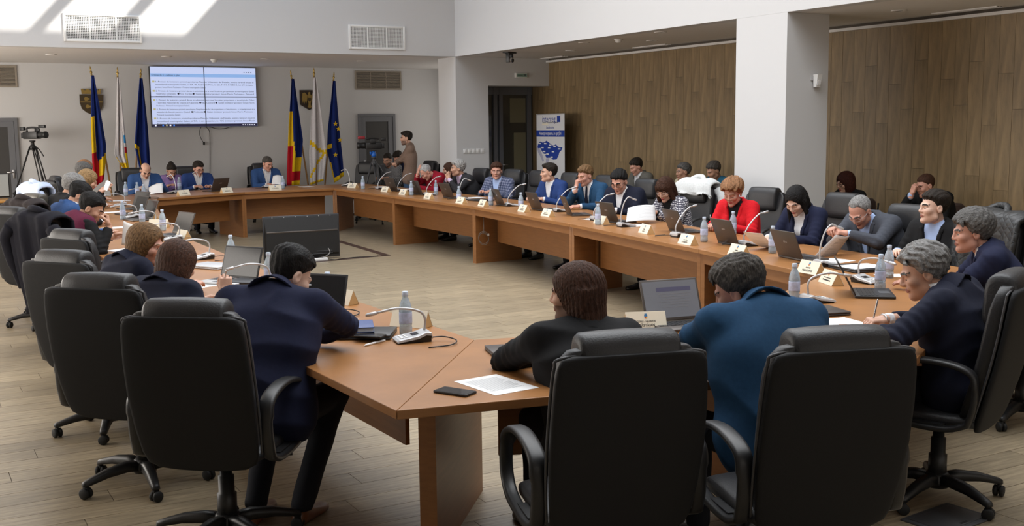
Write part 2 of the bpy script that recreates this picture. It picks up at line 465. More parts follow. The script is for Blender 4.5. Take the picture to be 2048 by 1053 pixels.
louver(1.0, 2.03, 2.56, 2.95, YB, 'beige louvered vent at the far left of the back wall')
dlm = MB().lathe([(.085, 0), (.085, -.006), (.062, -.010), (.055, -.004), (.0, -.003)], 20).mesh('downlight', M_CEIL)
rim = MB().lathe([(.052, -.0045), (.0, -.0045)], 20).mesh('lamp', M_VENTB)
for u, v, w in ((1304, 81, 'right soffit, before the smoke detector'), (1321, 64, 'right soffit edge, behind the smoke detector'), (1168, 85, 'right soffit edge, near the dome camera'),
             (1141, 101, 'right soffit, beyond the dome camera'), (1798, 21, 'right soffit, beyond the white column'), (102, 109, 'back soffit at far left'), (333, 113, 'back soffit above the video wall'),
             (530, 118, 'back soffit right of the video wall'), (722, 122, 'back soffit above the right flags')):
    e = empty('downlight', tz(u, v, ZS), 0, 'unlit recessed downlight in the ' + w, 'ceiling light', 'recessed downlights')
    link('trim_ring', dlm, e); link('lamp', rim, e)
for u, v, w in ((1237, 78, 'right soffit before the wood wall'), (428, 119, 'back soffit above the video wall')):
    e = empty('smoke_detector', tz(u, v, ZS), 0, 'small round smoke detector on the ' + w, 'smoke detector')
    MB().lathe([(.06, 0), (.06, -.015), (.05, -.02), (.045, -.045), (.02, -.055), (0, -.055)], 16).build('body', M_WHITEP, e)
    MB().lathe([(.062, -.001), (.066, -.008), (.062, -.012)], 16).build('mount_ring', M_WHITEP, e)
for (u0, v0), (u1, v1), w in (((1262, 95), (1345, 88), 'above the seated audience'), ((1870, 27), (2000, 12), 'beyond the white column'), ((1085, 117), (1130, 112), 'near the glass doors')):
    a, b = tz(u0, v0, ZS), tz(u1, v1, ZS); x = (a.x + b.x) / 2; L = abs(a.y - b.y)
    e = empty('slot_diffuser', (x, (a.y + b.y) / 2, ZS), 0, 'linear air diffuser in the right soffit ' + w, 'vent')
    mb = MB(); mb.box((-.05, 0, -.006), (.02, L, .012)).box((.05, 0, -.006), (.02, L, .012)).box((0, 0, -.006), (.02, L, .012)); mb.build('frame', M_CEIL, e)
    MB().box((0, 0, -.002), (.09, L - .02, .004)).build('slot', M_VENTB, e)
# dome / ptz camera
p = tz(1019, 104, ZS); e = empty('ceiling_camera', p, 0.5, 'black pan tilt camera hanging from the soffit by the corner pier', 'camera')
MB().cbox((0, 0, -.012), (.26, .12, .024), .008).build('mount_plate', M_PLAST, e)
MB().cbox((-.055, 0, -.10), (.02, .07, .15), .006).cbox((.055, 0, -.10), (.02, .07, .15), .006).cbox((0, 0, -.03), (.13, .08, .02), .006).build('yoke', M_PLAST, e)
b = MB().lathe([(0, .06), (.03, .055), (.048, .03), (.05, 0), (.048, -.03), (.035, -.052), (0, -.06)], 16, (0, 0, -.13), 0, Matrix.Rotation(math.pi / 2, 3, 'X')).build('camera_head', M_SILVER, e)
MB().lathe([(.03, 0), (.03, .02), (.022, .022), (0, .018)], 16, (0, -.05, -.14), 0, Matrix.Rotation(math.pi / 2, 3, 'X')).build('lens', M_SCREENOFF, b)
# exit sign
e = empty('exit_sign', (10.045, 17.395, 2.69), 0, 'small green and white emergency exit sign over the glass doors', 'sign')
M_GREENP = mat('pale_green_sign', (0.22, 0.36, 0.29), 0.4)
MB().cbox((0, -.02, 0), (.25, .04, .085), .006).build('housing', M_WHITEP, e)
MB().box((.01, -.0415, 0), (.21, .003, .06)).build('sign_face', M_GREENP, e)
MB().box((-.03, -.0435, 0), (.11, .002, .010)).prism([(.04, -.0425), (.04, -.0445), (.041, -.0445)], -.02, .02).box((.075, -.0435, .0), (.022, .002, .035)).build('arrow_mark', M_DGREY, e)
# switches
for i in range(5):
    e = empty('light_switch', (8.895 + i * .0855, YF - .002, 1.34), 0, 'white wall switch on the corner pier, %s of five in a row' % ['leftmost', 'second', 'middle', 'fourth', 'rightmost'][i], 'switch', 'row of wall switches')
    MB().cbox((0, -.004, 0), (.080, .010, .085), .003).build('plate', M_WHITEP, e)
    MB().cbox((0, -.011, 0), (.044, .006, .048), .002).build('rocker', M_WHITEP, e)
# motion sensor on the column
p = ty(1629, 162, 9.19); e = empty('motion_sensor', p, 0, 'white motion sensor fixed to the side of the square column', 'sensor')
MB().loft([[(-.035, -.02, -.07), (.035, -.02, -.07), (.03, -.06, -.07), (-.03, -.06, -.07)], [(-.042, -.02, .07), (.042, -.02, .07), (.036, -.085, .07), (-.036, -.085, .07)]], smooth=False).build('body', M_WHITEP, e)
MB().box((-.05, -.012, .03), (.03, .024, .05)).build('bracket', M_SILVER, e)
MB().box((0, -.075, -.02), (.045, .006, .05), 0, Matrix.Rotation(.15, 3, 'X')).build('lens_window', M_PAPER, e)
# unseen fill lights in added frames, invented to brighten under the soffit
def added_window(name, c, size, rz, energy):
    e = empty(name, c, rz); e['kind'] = 'structure'; e['label'] = 'unseen fill light in an added frame'
    w, h = size; mb = MB()
    for x in (-w / 2, -w / 4, 0, w / 4, w / 2): mb.box((x, .02, 0), (.06, .05, h))
    for z in (-h / 2, h / 2): mb.box((0, .02, z), (w, .05, .06))
    mb.build('added_frame', M_WHITEP, e)
    l = bpy.data.lights.new('added_fill_light', 'AREA'); l.shape = 'RECTANGLE'; l.size, l.size_y = w, h; l.energy = energy; l.color = (1.0, 0.935, 0.86)
    o = bpy.data.objects.new('added_fill_light', l); C.objects.link(o)
    o.location = Vector(c) + Matrix.Rotation(rz, 3, 'Z') @ Vector((0, .06, 0)); o.rotation_euler = (math.pi / 2, 0, rz)
added_window('added_window_1', (XMIN, 8.5, 1.75), (5.0, 1.9), -math.pi / 2, 140)
added_window('added_window_2', (XMIN, 16.3, 1.75), (7.5, 1.9), -math.pi / 2, 360)
added_window('added_window_3', (4.5, YMIN, 1.85), (9, 1.7), 0, 40)
added_window('added_window_4', (XW, 19.85, 1.7), (2.4, 1.8), math.pi / 2, 17)
# ------------------------------------------------------------------ conference table ring
TIN = [(6.55, 17.78), (6.53, 15.25), (6.50, 12.55), (6.16, 9.66), (5.75, 7.03), (5.42, 5.32), (3.50, 4.30), (2.40, 4.63),
       (2.31, 7.50), (2.38, 10.2), (2.71, 13.09), (3.12, 15.6), (3.45, 17.0), (4.98, 17.72)]
TOUT = [(7.55, 19.0), (7.60, 15.3), (7.56, 12.65), (7.20, 9.85), (6.78, 7.35), (6.50, 4.75), (3.75, 3.15), (1.54, 3.60),
        (1.38, 7.30), (1.45, 10.1), (1.75, 13.3), (2.20, 15.9), (2.75, 18.0), (4.75, 19.0)]
ZT = 0.75
TLAB = ['by the back right flags', 'before the two white-haired men', 'before the man in the blue suit turned away', 'before the woman in the patterned jacket',
        'before the woman in the red blazer', 'at the right end of the near row', 'before the two nearest empty chair backs', 'before the nearest man on the left',
        'before the woman with the brown bob', 'before the man in the burgundy vest', 'at the far left side', 'at the far left corner',
        'before the bald man in blue', 'before the man behind the centre of the back row']
TLAB = ['cherry wood conference table section ' + s for s in (
    'at the back right, beside the tripod with the blue knob', 'before the men in red sweater and dark suit', 'before the men in plaid and bright blue jackets',
    'before the man in heavy black glasses', 'before the women in red blazer and navy blazer', 'at the near right corner under the open black laptop',
    'at the near end with the phone and printed sheet', 'before the nearest man on the left with brown shoes', 'before the woman with the brown bob',
    'before the man in the burgundy vest', 'along the left, before the man with curly grey hair', 'at the far left, under the row of brown laptops',
    'at the back left corner before the bald man', 'at the back, before the man in the centre with papers')]
V2 = lambda p: Vector((p[0], p[1]))
NT = len(TIN)
for i in range(NT):
    j = (i + 1) % NT
    a, b, c, d = V2(TIN[i]), V2(TIN[j]), V2(TOUT[j]), V2(TOUT[i])
    cen = (a + b + c + d) / 4
    e = empty('conference_table', (cen.x, cen.y, 0), 0, TLAB[i], 'table', 'sections of the ring of tables')
    L = lambda p: (p.x - cen.x, p.y - cen.y)
    ta = (b - a).normalized(); out = ((c + d) / 2 - (a + b) / 2); out = (out - ta * out.dot(ta)).normalized()
    g = 0.0016
    top = MB()
    qa, qb, qc, qd = a + ta * g, b - ta * g, c - (c - d).normalized() * g, d + (c - d).normalized() * g
    top.prism([L(qa), L(qb), L(qc), L(qd)], ZT - .036, ZT)
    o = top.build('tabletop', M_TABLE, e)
    bv = o.modifiers.new('edge', 'BEVEL'); bv.width = .003; bv.segments = 2
    def bar(name, p, q, thick, z0, z1, m):
        t = (q - p).normalized(); n = Vector((-t.y, t.x))
        if n.dot(out) < 0: n = -n
        return MB().prism([L(p), L(q), L(q + n * thick), L(p + n * thick)], z0, z1).build(name, m, e)
    ins = .035
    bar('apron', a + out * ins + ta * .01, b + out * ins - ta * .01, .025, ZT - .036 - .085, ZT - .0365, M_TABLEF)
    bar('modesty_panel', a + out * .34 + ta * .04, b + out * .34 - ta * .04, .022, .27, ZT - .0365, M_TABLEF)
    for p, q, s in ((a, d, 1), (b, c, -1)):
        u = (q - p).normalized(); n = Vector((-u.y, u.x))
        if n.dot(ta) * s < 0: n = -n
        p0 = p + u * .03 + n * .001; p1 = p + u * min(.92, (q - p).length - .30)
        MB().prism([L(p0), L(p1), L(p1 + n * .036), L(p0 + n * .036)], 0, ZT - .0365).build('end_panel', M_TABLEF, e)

# ------------------------------------------------------------------ executive chair
def chair_meshes(leather, tag):
    R = {}
    def ring(z, w, yb, yf, n=28, bol=0.0, pw=3.2):
        pts = []
        yc, t = (yb + yf) / 2, (yf - yb) / 2
        for k in range(n):
            a = 2 * math.pi * k / n; cx, sy = math.cos(a), math.sin(a)
            x = w * math.copysign(abs(cx) ** (2 / pw), cx); y = t * math.copysign(abs(sy) ** (2 / pw), sy)
            if y > 0: y += bol * abs(x / w) ** 3
            pts.append((x, yc + y, z))
        return pts
    yb = lambda z: -.215 - .13 * (z - .42) / .6 - .018 * math.sin((z - .42) / .62 * math.pi)
    # rear shell
    prof = [(.395, .12), (.402, .19), (.425, .232), (.47, .25), (.58, .262), (.72, .268), (.86, .266), (.97, .260), (1.02, .253), (1.045, .240), (1.055, .205)]
    mb = MB(); mb.loft([ring(z, w, yb(z) - .03, yb(z) + .012) for z, w in prof]); R['back_shell'] = mb.mesh('back_shell' + tag, M_SHELL)
    # front pad with bolsters
    prof2 = [(.44, .17), (.46, .215), (.52, .235), (.64, .245), (.76, .25), (.88, .25), (.97, .247), (1.03, .236), (1.065, .205), (1.075, .15)]
    mb = MB(); mb.loft([ring(z, w, yb(z) + .004, yb(z) + .075 - max(0, z - .95) * .25, 36, .028) for z, w in prof2]); R['backrest'] = mb.mesh('backrest' + tag, leather)
    # headrest roll, lofted along x
    mb = MB(); rings = []
    for x, s in ((-.172, .72), (-.168, .92), (-.155, 1.0), (-.08, 1.03), (0, 1.04), (.08, 1.03), (.155, 1.0), (.168, .92), (.172, .72)):
        pts = []
        for k in range(24):
            a = 2 * math.pi * k / 24; yy, zz = math.cos(a), math.sin(a)
            pts.append((x, yb(1.02) + .060 + .072 * s * math.copysign(abs(yy) ** .72, yy) + (.02 if zz < 0 else 0) * -zz, .995 + .122 * s * math.copysign(abs(zz) ** .72, zz)))
        rings.append(pts)
    mb.loft(rings); R['headrest'] = mb.mesh('headrest' + tag, leather)
    # piping
    path = [(-.256, yb(.47) + .01, .47)] + [(-w - .003, yb(z) + .013, z) for z, w in prof[4:10]]
    path = path + [(0 - .12, yb(1.055) + .014, 1.059), (0, yb(1.055) + .014, 1.061), (.12, yb(1.055) + .014, 1.059)] + [(-p[0], p[1], p[2]) for p in path[::-1]]
    R['piping'] = MB().tube(bez(path, 4), .0055, 6).mesh('piping' + tag, M_PIPE)
    # seat
    mb = MB(); rings = []
    for y, w, zt, zb in ((-.235, .20, .455, .42), (-.22, .235, .477, .415), (-.1, .25, .485, .41), (.08, .252, .492, .408), (.19, .25, .488, .407), (.235, .24, .47, .41), (.252, .21, .45, .42)):
        pts = []
        for k in range(28):
            a = 2 * math.pi * k / 28; cx, sz = math.cos(a), math.sin(a)
            x = w * math.copysign(abs(cx) ** .55, cx); z = (zt + zb) / 2 + (zt - zb) / 2 * math.copysign(abs(sz) ** .55, sz)
            pts.append((x, y, z))
        rings.append(pts)
    mb.loft(rings); R['seat'] = mb.mesh('seat' + tag, leather)
    # arm loops
    loop = [(-.205, .455), (-.228, .54), (-.232, .63), (-.215, .685), (-.14, .715), (-.02, .725), (.10, .705), (.19, .655), (.235, .58), (.225, .50), (.16, .445), (.03, .425), (-.12, .425)]
    for s, nm in ((-1, 'L'), (1, 'R')):
        P = bez([(s * .285, y, z) for y, z in loop] + [(s * .285, loop[0][0], loop[0][1])], 4)[:-1]
        mb = MB()
        n = len(P); vs = []
        for k in range(n):
            t = (P[(k + 1) % n] - P[k - 1]).normalized(); nr = Vector((0, -t.z, t.y)); hw = .030 if P[k].z > .62 else .024; th = .013
            for du, dv in ((-1, -.6), (-.6, -1), (.6, -1), (1, -.6), (1, .6), (.6, 1), (-.6, 1), (-1, .6)): vs.append(P[k] + Vector((du * hw, 0, 0)) + nr * dv * th)
        fs = [(k * 8 + q, k * 8 + (q + 1) % 8, ((k + 1) % n) * 8 + (q + 1) % 8, ((k + 1) % n) * 8 + q) for k in range(n) for q in range(8)]
        mb.add(vs, fs, 0, True)
        mb.box((s * .262, -.02, .432), (.05, .16, .02))
        R['arm' + nm] = mb.mesh('armrest' + nm + tag, M_PLAST)
    mb = MB(); mb.lathe([(.042, .10), (.042, .22), (.034, .225), (.034, .30), (.026, .302), (.026, .385)], 16).cbox((0, .0, .398), (.20, .26, .035), .006)
    mb.tube([(.08, .05, .385), (.24, .06, .38), (.28, .06, .385)], .006, 6); R['gas_column'] = mb.mesh('gas_column' + tag, M_PLAST)
    mb = MB(); mb.lathe([(.0, .065), (.055, .065), (.062, .09), (.055, .125), (.045, .135), (0, .135)], 18)
    for k in range(5):
        a = 2 * math.pi * k / 5 + .3; d = Vector((math.cos(a), math.sin(a), 0)); n = Vector((-d.y, d.x, 0)); rings = []
        for r, w, zt, h in ((.03, .034, .128, .05), (.10, .030, .135, .045), (.20, .026, .122, .038), (.28, .022, .098, .030), (.315, .020, .086, .026), (.325, .012, .080, .016)):
            c = d * r; rings.append([c + n * w + Vector((0, 0, zt - h)), c + n * w * .9 + Vector((0, 0, zt - .008)), c + n * w * .5 + Vector((0, 0, zt)), c - n * w * .5 + Vector((0, 0, zt)), c - n * w * .9 + Vector((0, 0, zt - .008)), c - n * w + Vector((0, 0, zt - h))])
        mb.loft(rings)
    R['star_base'] = mb.mesh('star_base' + tag, M_PLAST)
    mb = MB(); Rm = Matrix.Rotation(math.pi / 2, 3, 'Y')
    for s in (-1, 1): mb.lathe([(0, -.010), (.022, -.010), (.027, -.006), (.027, .006), (.022, .010), (0, .010)], 14, (s * .014, 0, .027), 0, Rm)
    mb.lathe([(.008, .027), (.008, .07)], 8).cbox((0, 0, .045), (.014, .03, .03), .004)
    R['caster'] = mb.mesh('caster' + tag, M_RUBBER)
    return R
CHM = {'k': chair_meshes(M_LEATHER, ''), 't': chair_meshes(M_LEATHERT, '_taupe')}
CHAIRS = {}
def chair(pos, ang, label, kind='k', key=None, spin=0.0, group='high-backed leather office chairs'):
    """pos: centre of the seat on the floor; ang: facing in degrees (0 = +X)"""
    M = CHM[kind]
    e = empty('office_chair', (pos[0], pos[1], 0), math.radians(ang - 90), label, 'chair', group)
    for nm, k in (('backrest', 'backrest'), ('back_shell', 'back_shell'), ('headrest', 'headrest'), ('seat', 'seat'), ('armrest', 'armL'), ('armrest', 'armR'), ('gas_column', 'gas_column')):
        o = link(nm, M[k], e)
        if nm == 'back_shell': link('piping', M['piping'], o)
    b = link('star_base', M['star_base'], e, rot=(0, 0, spin))
    for k in range(5):
        a = 2 * math.pi * k / 5 + .3
        link('caster', M['caster'], b, (math.cos(a) * .31, math.sin(a) * .31, 0), (0, 0, a + rnd.uniform(-1, 1)))
    if key: CHAIRS[key] = e
    return e
def chair_top(u, v, ang, label, kind='k', key=None, z=1.13, spin=0.0):
    p = tz(u, v, z); f = Vector((math.cos(math.radians(ang)), math.sin(math.radians(ang)), 0))
    q = p + f * .30
    return chair((q.x, q.y), ang, label, kind, key, spin)

# low visitor chair with a rounded brown back
M_BRUP = mat('brown_upholstery', (0.050, 0.026, 0.016), .7, bump=.1, bscale=200)
def _visitor():
    R = {}; rg = lambda z, w, y, t: [(w * math.copysign(abs(math.cos(a)) ** .6, math.cos(a)), y + t * math.sin(a) - .05 * abs(math.cos(a)) ** 2 * -1, z) for a in [2 * math.pi * k / 24 for k in range(24)]]
    R['backrest'] = MB().loft([rg(z, w, y, .022) for z, w, y in ((.52, .19, -.235), (.56, .215, -.24), (.66, .225, -.25), (.76, .22, -.262), (.82, .20, -.27), (.85, .15, -.274))]).mesh('visitor_backrest', M_BRUP)
    R['seat'] = MB().cbox((0, 0, .435), (.46, .44, .07), .025, seg=3).mesh('visitor_seat', M_BRUP)
    for i, (x, y) in enumerate(((-.2, -.2), (.2, -.2), (-.2, .19), (.2, .19))): R['leg%d' % i] = MB().tube([(x, y, .42), (x * 1.08, y * 1.1, .0)], .012, 8).mesh('visitor_leg', M_PLAST)
    R['frame'] = MB().tube(bez([(-.2, -.2, .42), (-.21, -.235, .6), (-.2, -.27, .80)], 4), .011, 8).tube(bez([(.2, -.2, .42), (.21, -.235, .6), (.2, -.27, .80)], 4), .011, 8).tube([(-.21, -.225, .53), (.21, -.225, .53)], .009, 8).mesh('visitor_back_frame', M_PLAST); return R
VISM = _visitor()
def visitor_chair(pos, ang, label):
    e = empty('visitor_chair', (pos[0], pos[1], 0), math.radians(ang - 90), label, 'chair', 'low visitor chairs')
    link('seat', VISM['seat'], e); link('backrest', VISM['backrest'], e); link('back_frame', VISM['frame'], e)
    for i in range(4): link('leg', VISM['leg%d' % i], e)
    return e
# ------------------------------------------------------------------ signed-distance modelling
F32 = np.float32
def seg_d(P, a, b, ra, rb):
    a = np.asarray(a, F32); b = np.asarray(b, F32); ab = b - a; L2 = max(float(ab @ ab), 1e-9)
    t = np.clip(((P - a) @ ab) / L2, 0, 1)
    q = P - a - t[..., None] * ab
    return np.sqrt((q * q).sum(-1)) - (ra + (rb - ra) * t)
def ell_d(P, c, r):
    q = (P - np.asarray(c, F32)) / np.asarray(r, F32); k0 = np.sqrt((q * q).sum(-1)); q2 = q / np.asarray(r, F32)
    k1 = np.sqrt((q2 * q2).sum(-1)) + 1e-6
    return k0 * (k0 - 1) / k1
def smin(a, b, k):
    h = np.clip(0.5 + 0.5 * (b - a) / k, 0, 1)
    return b + (a - b) * h - k * h * (1 - h)
def smax(a, b, k): return -smin(-a, -b, k)
def wav(P, f, seed, n=5):
    r = np.random.RandomState(seed); o = 0
    for _ in range(n):
        d = r.normal(size=3); d = d / np.linalg.norm(d) * f * r.uniform(.6, 1.5); o = o + np.sin(P @ d.astype(F32) + F32(r.uniform(0, 6.28)))
    return o / n
def grid(lo, hi, h):
    ax = [np.arange(l, u + h, h, dtype=F32) for l, u in zip(lo, hi)]
    return np.stack(np.meshgrid(*ax, indexing='ij'), -1)
def nets(F, lo, h):
    """naive surface nets: vertices and quads of the zero set"""
    s = F < 0
    nx, ny, nz = F.shape
    c = [s[i:nx - 1 + i, j:ny - 1 + j, k:nz - 1 + k] for i in (0, 1) for j in (0, 1) for k in (0, 1)]
    cnt = sum(x.astype(np.int8) for x in c)
    act = (cnt > 0) & (cnt < 8)
    idx = np.argwhere(act)
    if len(idx) == 0: return np.zeros((0, 3)), np.zeros((0, 4), int)
    num = -np.ones(act.shape, np.int32); num[act] = np.arange(len(idx))
    co = np.array([(i, j, k) for i in (0, 1) for j in (0, 1) for k in (0, 1)])
    val = np.stack([F[idx[:, 0] + o[0], idx[:, 1] + o[1], idx[:, 2] + o[2]] for o in co], 1)
    pos = np.zeros((len(idx), 3)); n = np.zeros(len(idx))
    for a in range(8):
        for b in range(a + 1, 8):
            if np.abs(co[a] - co[b]).sum() != 1: continue
            va, vb = val[:, a], val[:, b]; m = (va < 0) != (vb < 0)
            t = np.where(m, va / np.where(m, va - vb, 1), 0)
            pos += np.where(m[:, None], co[a] + t[:, None] * (co[b] - co[a]), 0); n += m
    V = (idx + pos / n[:, None]) * h + np.asarray(lo)
    Q = []
    for axis in range(3):
        sl = [slice(None)] * 3; s0 = list(sl); s1 = list(sl); s0[axis] = slice(0, -1); s1[axis] = slice(1, None)
        A = s[tuple(s0)]; B = s[tuple(s1)]; e = np.argwhere(A != B)
        b, cx = [(1, 2), (2, 0), (0, 1)][axis]
        ok = (e[:, b] > 0) & (e[:, cx] > 0) & (e[:, b] < F.shape[b] - 1) & (e[:, cx] < F.shape[cx] - 1); e = e[ok]
        fl = A[e[:, 0], e[:, 1], e[:, 2]]
        def at(db, dc):
            q = e.copy(); q[:, b] -= db; q[:, cx] -= dc; return num[q[:, 0], q[:, 1], q[:, 2]]
        q = np.stack([at(1, 1), at(0, 1), at(0, 0), at(1, 0)], 1)
        q = np.where(fl[:, None], q, q[:, ::-1]); Q.append(q)
    return V, np.concatenate(Q)
def np_mesh(name, V, Q, mats, mi=None):
    me = bpy.data.meshes.new(name)
    V = np.asarray(V, F32); Q = np.asarray(Q, np.int32)
    me.vertices.add(len(V)); me.vertices.foreach_set('co', V.ravel())
    me.loops.add(Q.size); me.loops.foreach_set('vertex_index', Q.ravel())
    me.polygons.add(len(Q)); me.polygons.foreach_set('loop_start', np.arange(0, Q.size, 4, dtype=np.int32))
    me.polygons.foreach_set('loop_total', np.full(len(Q), 4, np.int32))
    for m in mats: me.materials.append(m)
    if mi is not None: me.polygons.foreach_set('material_index', np.asarray(mi, np.int32))
    me.polygons.foreach_set('use_smooth', np.ones(len(Q), bool))
    me.update(calc_edges=True); me.validate(); return me

# ------------------------------------------------------------------ head template (origin at the middle of the head, facing +Y)
def head_field(P, fem):
    Pm = P.copy(); Pm[..., 0] = np.abs(Pm[..., 0])
    d = ell_d(Pm, (0, -.018, .036), (.0745, .096, .084))
    d = smin(d, ell_d(Pm, (0, .022, -.030), (.060 if not fem else .056, .070, .086)), .03)
    d = smin(d, seg_d(Pm, (.045, .0, -.070), (.0, .060, -.098), .022, .021 if not fem else .017), .03)   # jaw
    d = smin(d, ell_d(Pm, (0, .074, -.098), (.022, .020, .018)), .02)                       # chin
    d = smin(d, ell_d(Pm, (.042, .062, -.022), (.022, .022, .020)), .025)                   # cheek
    d = smin(d, seg_d(Pm, (.012, .088, .020), (.044, .074, .020), .010, .009), .016)         # brow
    d = smax(d, -ell_d(Pm, (.031, .101, .001), (.019, .017, .0125)), .012)                  # eye socket
    d = smin(d, ell_d(Pm, (.031, .0735, -.001), (.0135, .0125, .0115)), .003)               # eyelids / ball
    d = smin(d, seg_d(Pm, (0, .088, .014), (0, .1045, -.024), .0080, .0115), .012)           # nose
    d = smin(d, ell_d(Pm, (.0110, .095, -.030), (.0085, .011, .0075)), .008)
    d = smin(d, seg_d(Pm, (0, .0955, -.0555), (.020, .086, -.057), .0055, .004), .006)       # lips
    d = smin(d, seg_d(Pm, (0, .0935, -.067), (.017, .085, -.064), .0065, .004), .006)
    d = smax(d, -seg_d(Pm, (0, .103, -.0608), (.023, .089, -.0605), .0022, .0018), .003)
    ear = ell_d(Pm, (.078, -.012, -.006), (.0115, .021, .033))
    ear = smax(ear, -ell_d(Pm, (.091, -.006, -.003), (.010, .012, .020)), .006)
    d = smin(d, ear, .008)
    return d
def head_mesh(fem, h):
    lo, hi = (-.105, -.13, -.135), (.105, .135, .135)
    P = grid(lo, hi, h); V, Q = nets(head_field(P, fem), lo, h)
    c = V[Q].mean(1); x = np.abs(c[:, 0]); mi = np.zeros(len(Q), int)
    lip = (c[:, 1] > .083) & (x < .022) & (((c[:, 2] + .061) / .0105) ** 2 + (x / .023) ** 2 < 1); mi[lip] = 1
    ew = (((x - .031) / .0125) ** 2 + ((c[:, 2] + .002) / .0052) ** 2 < 1) & (c[:, 1] > .07); mi[ew] = 2
    ir = (((x - .031) / .0058) ** 2 + ((c[:, 2] + .002) / .0056) ** 2 < 1) & (c[:, 1] > .07); mi[ir] = 3
    br = (np.abs(c[:, 2] - .0235 - .006 * np.sin(np.clip((x - .010) / .042, 0, 1) * 3.14) + .003) < (.0052 if not fem else .0036)) & (x > .010) & (x < .052) & (c[:, 1] > .05); mi[br] = 4
    bd = (c[:, 2] < -.040) & (c[:, 1] > .005) & (x < .07) & ~lip & ~((x < .03) & (c[:, 2] > -.047)); 
    lash = (np.abs(x - .031) < .0125) & (np.abs(c[:, 2] + .0065) < .0018) & (c[:, 1] > .07)
    return V, Q, mi, bd, lash
HEADS = {}
def get_head(fem, lod):
    k = (fem, lod)
    if k not in HEADS: HEADS[k] = head_mesh(fem, .0046 if lod else .0078)
    return HEADS[k]
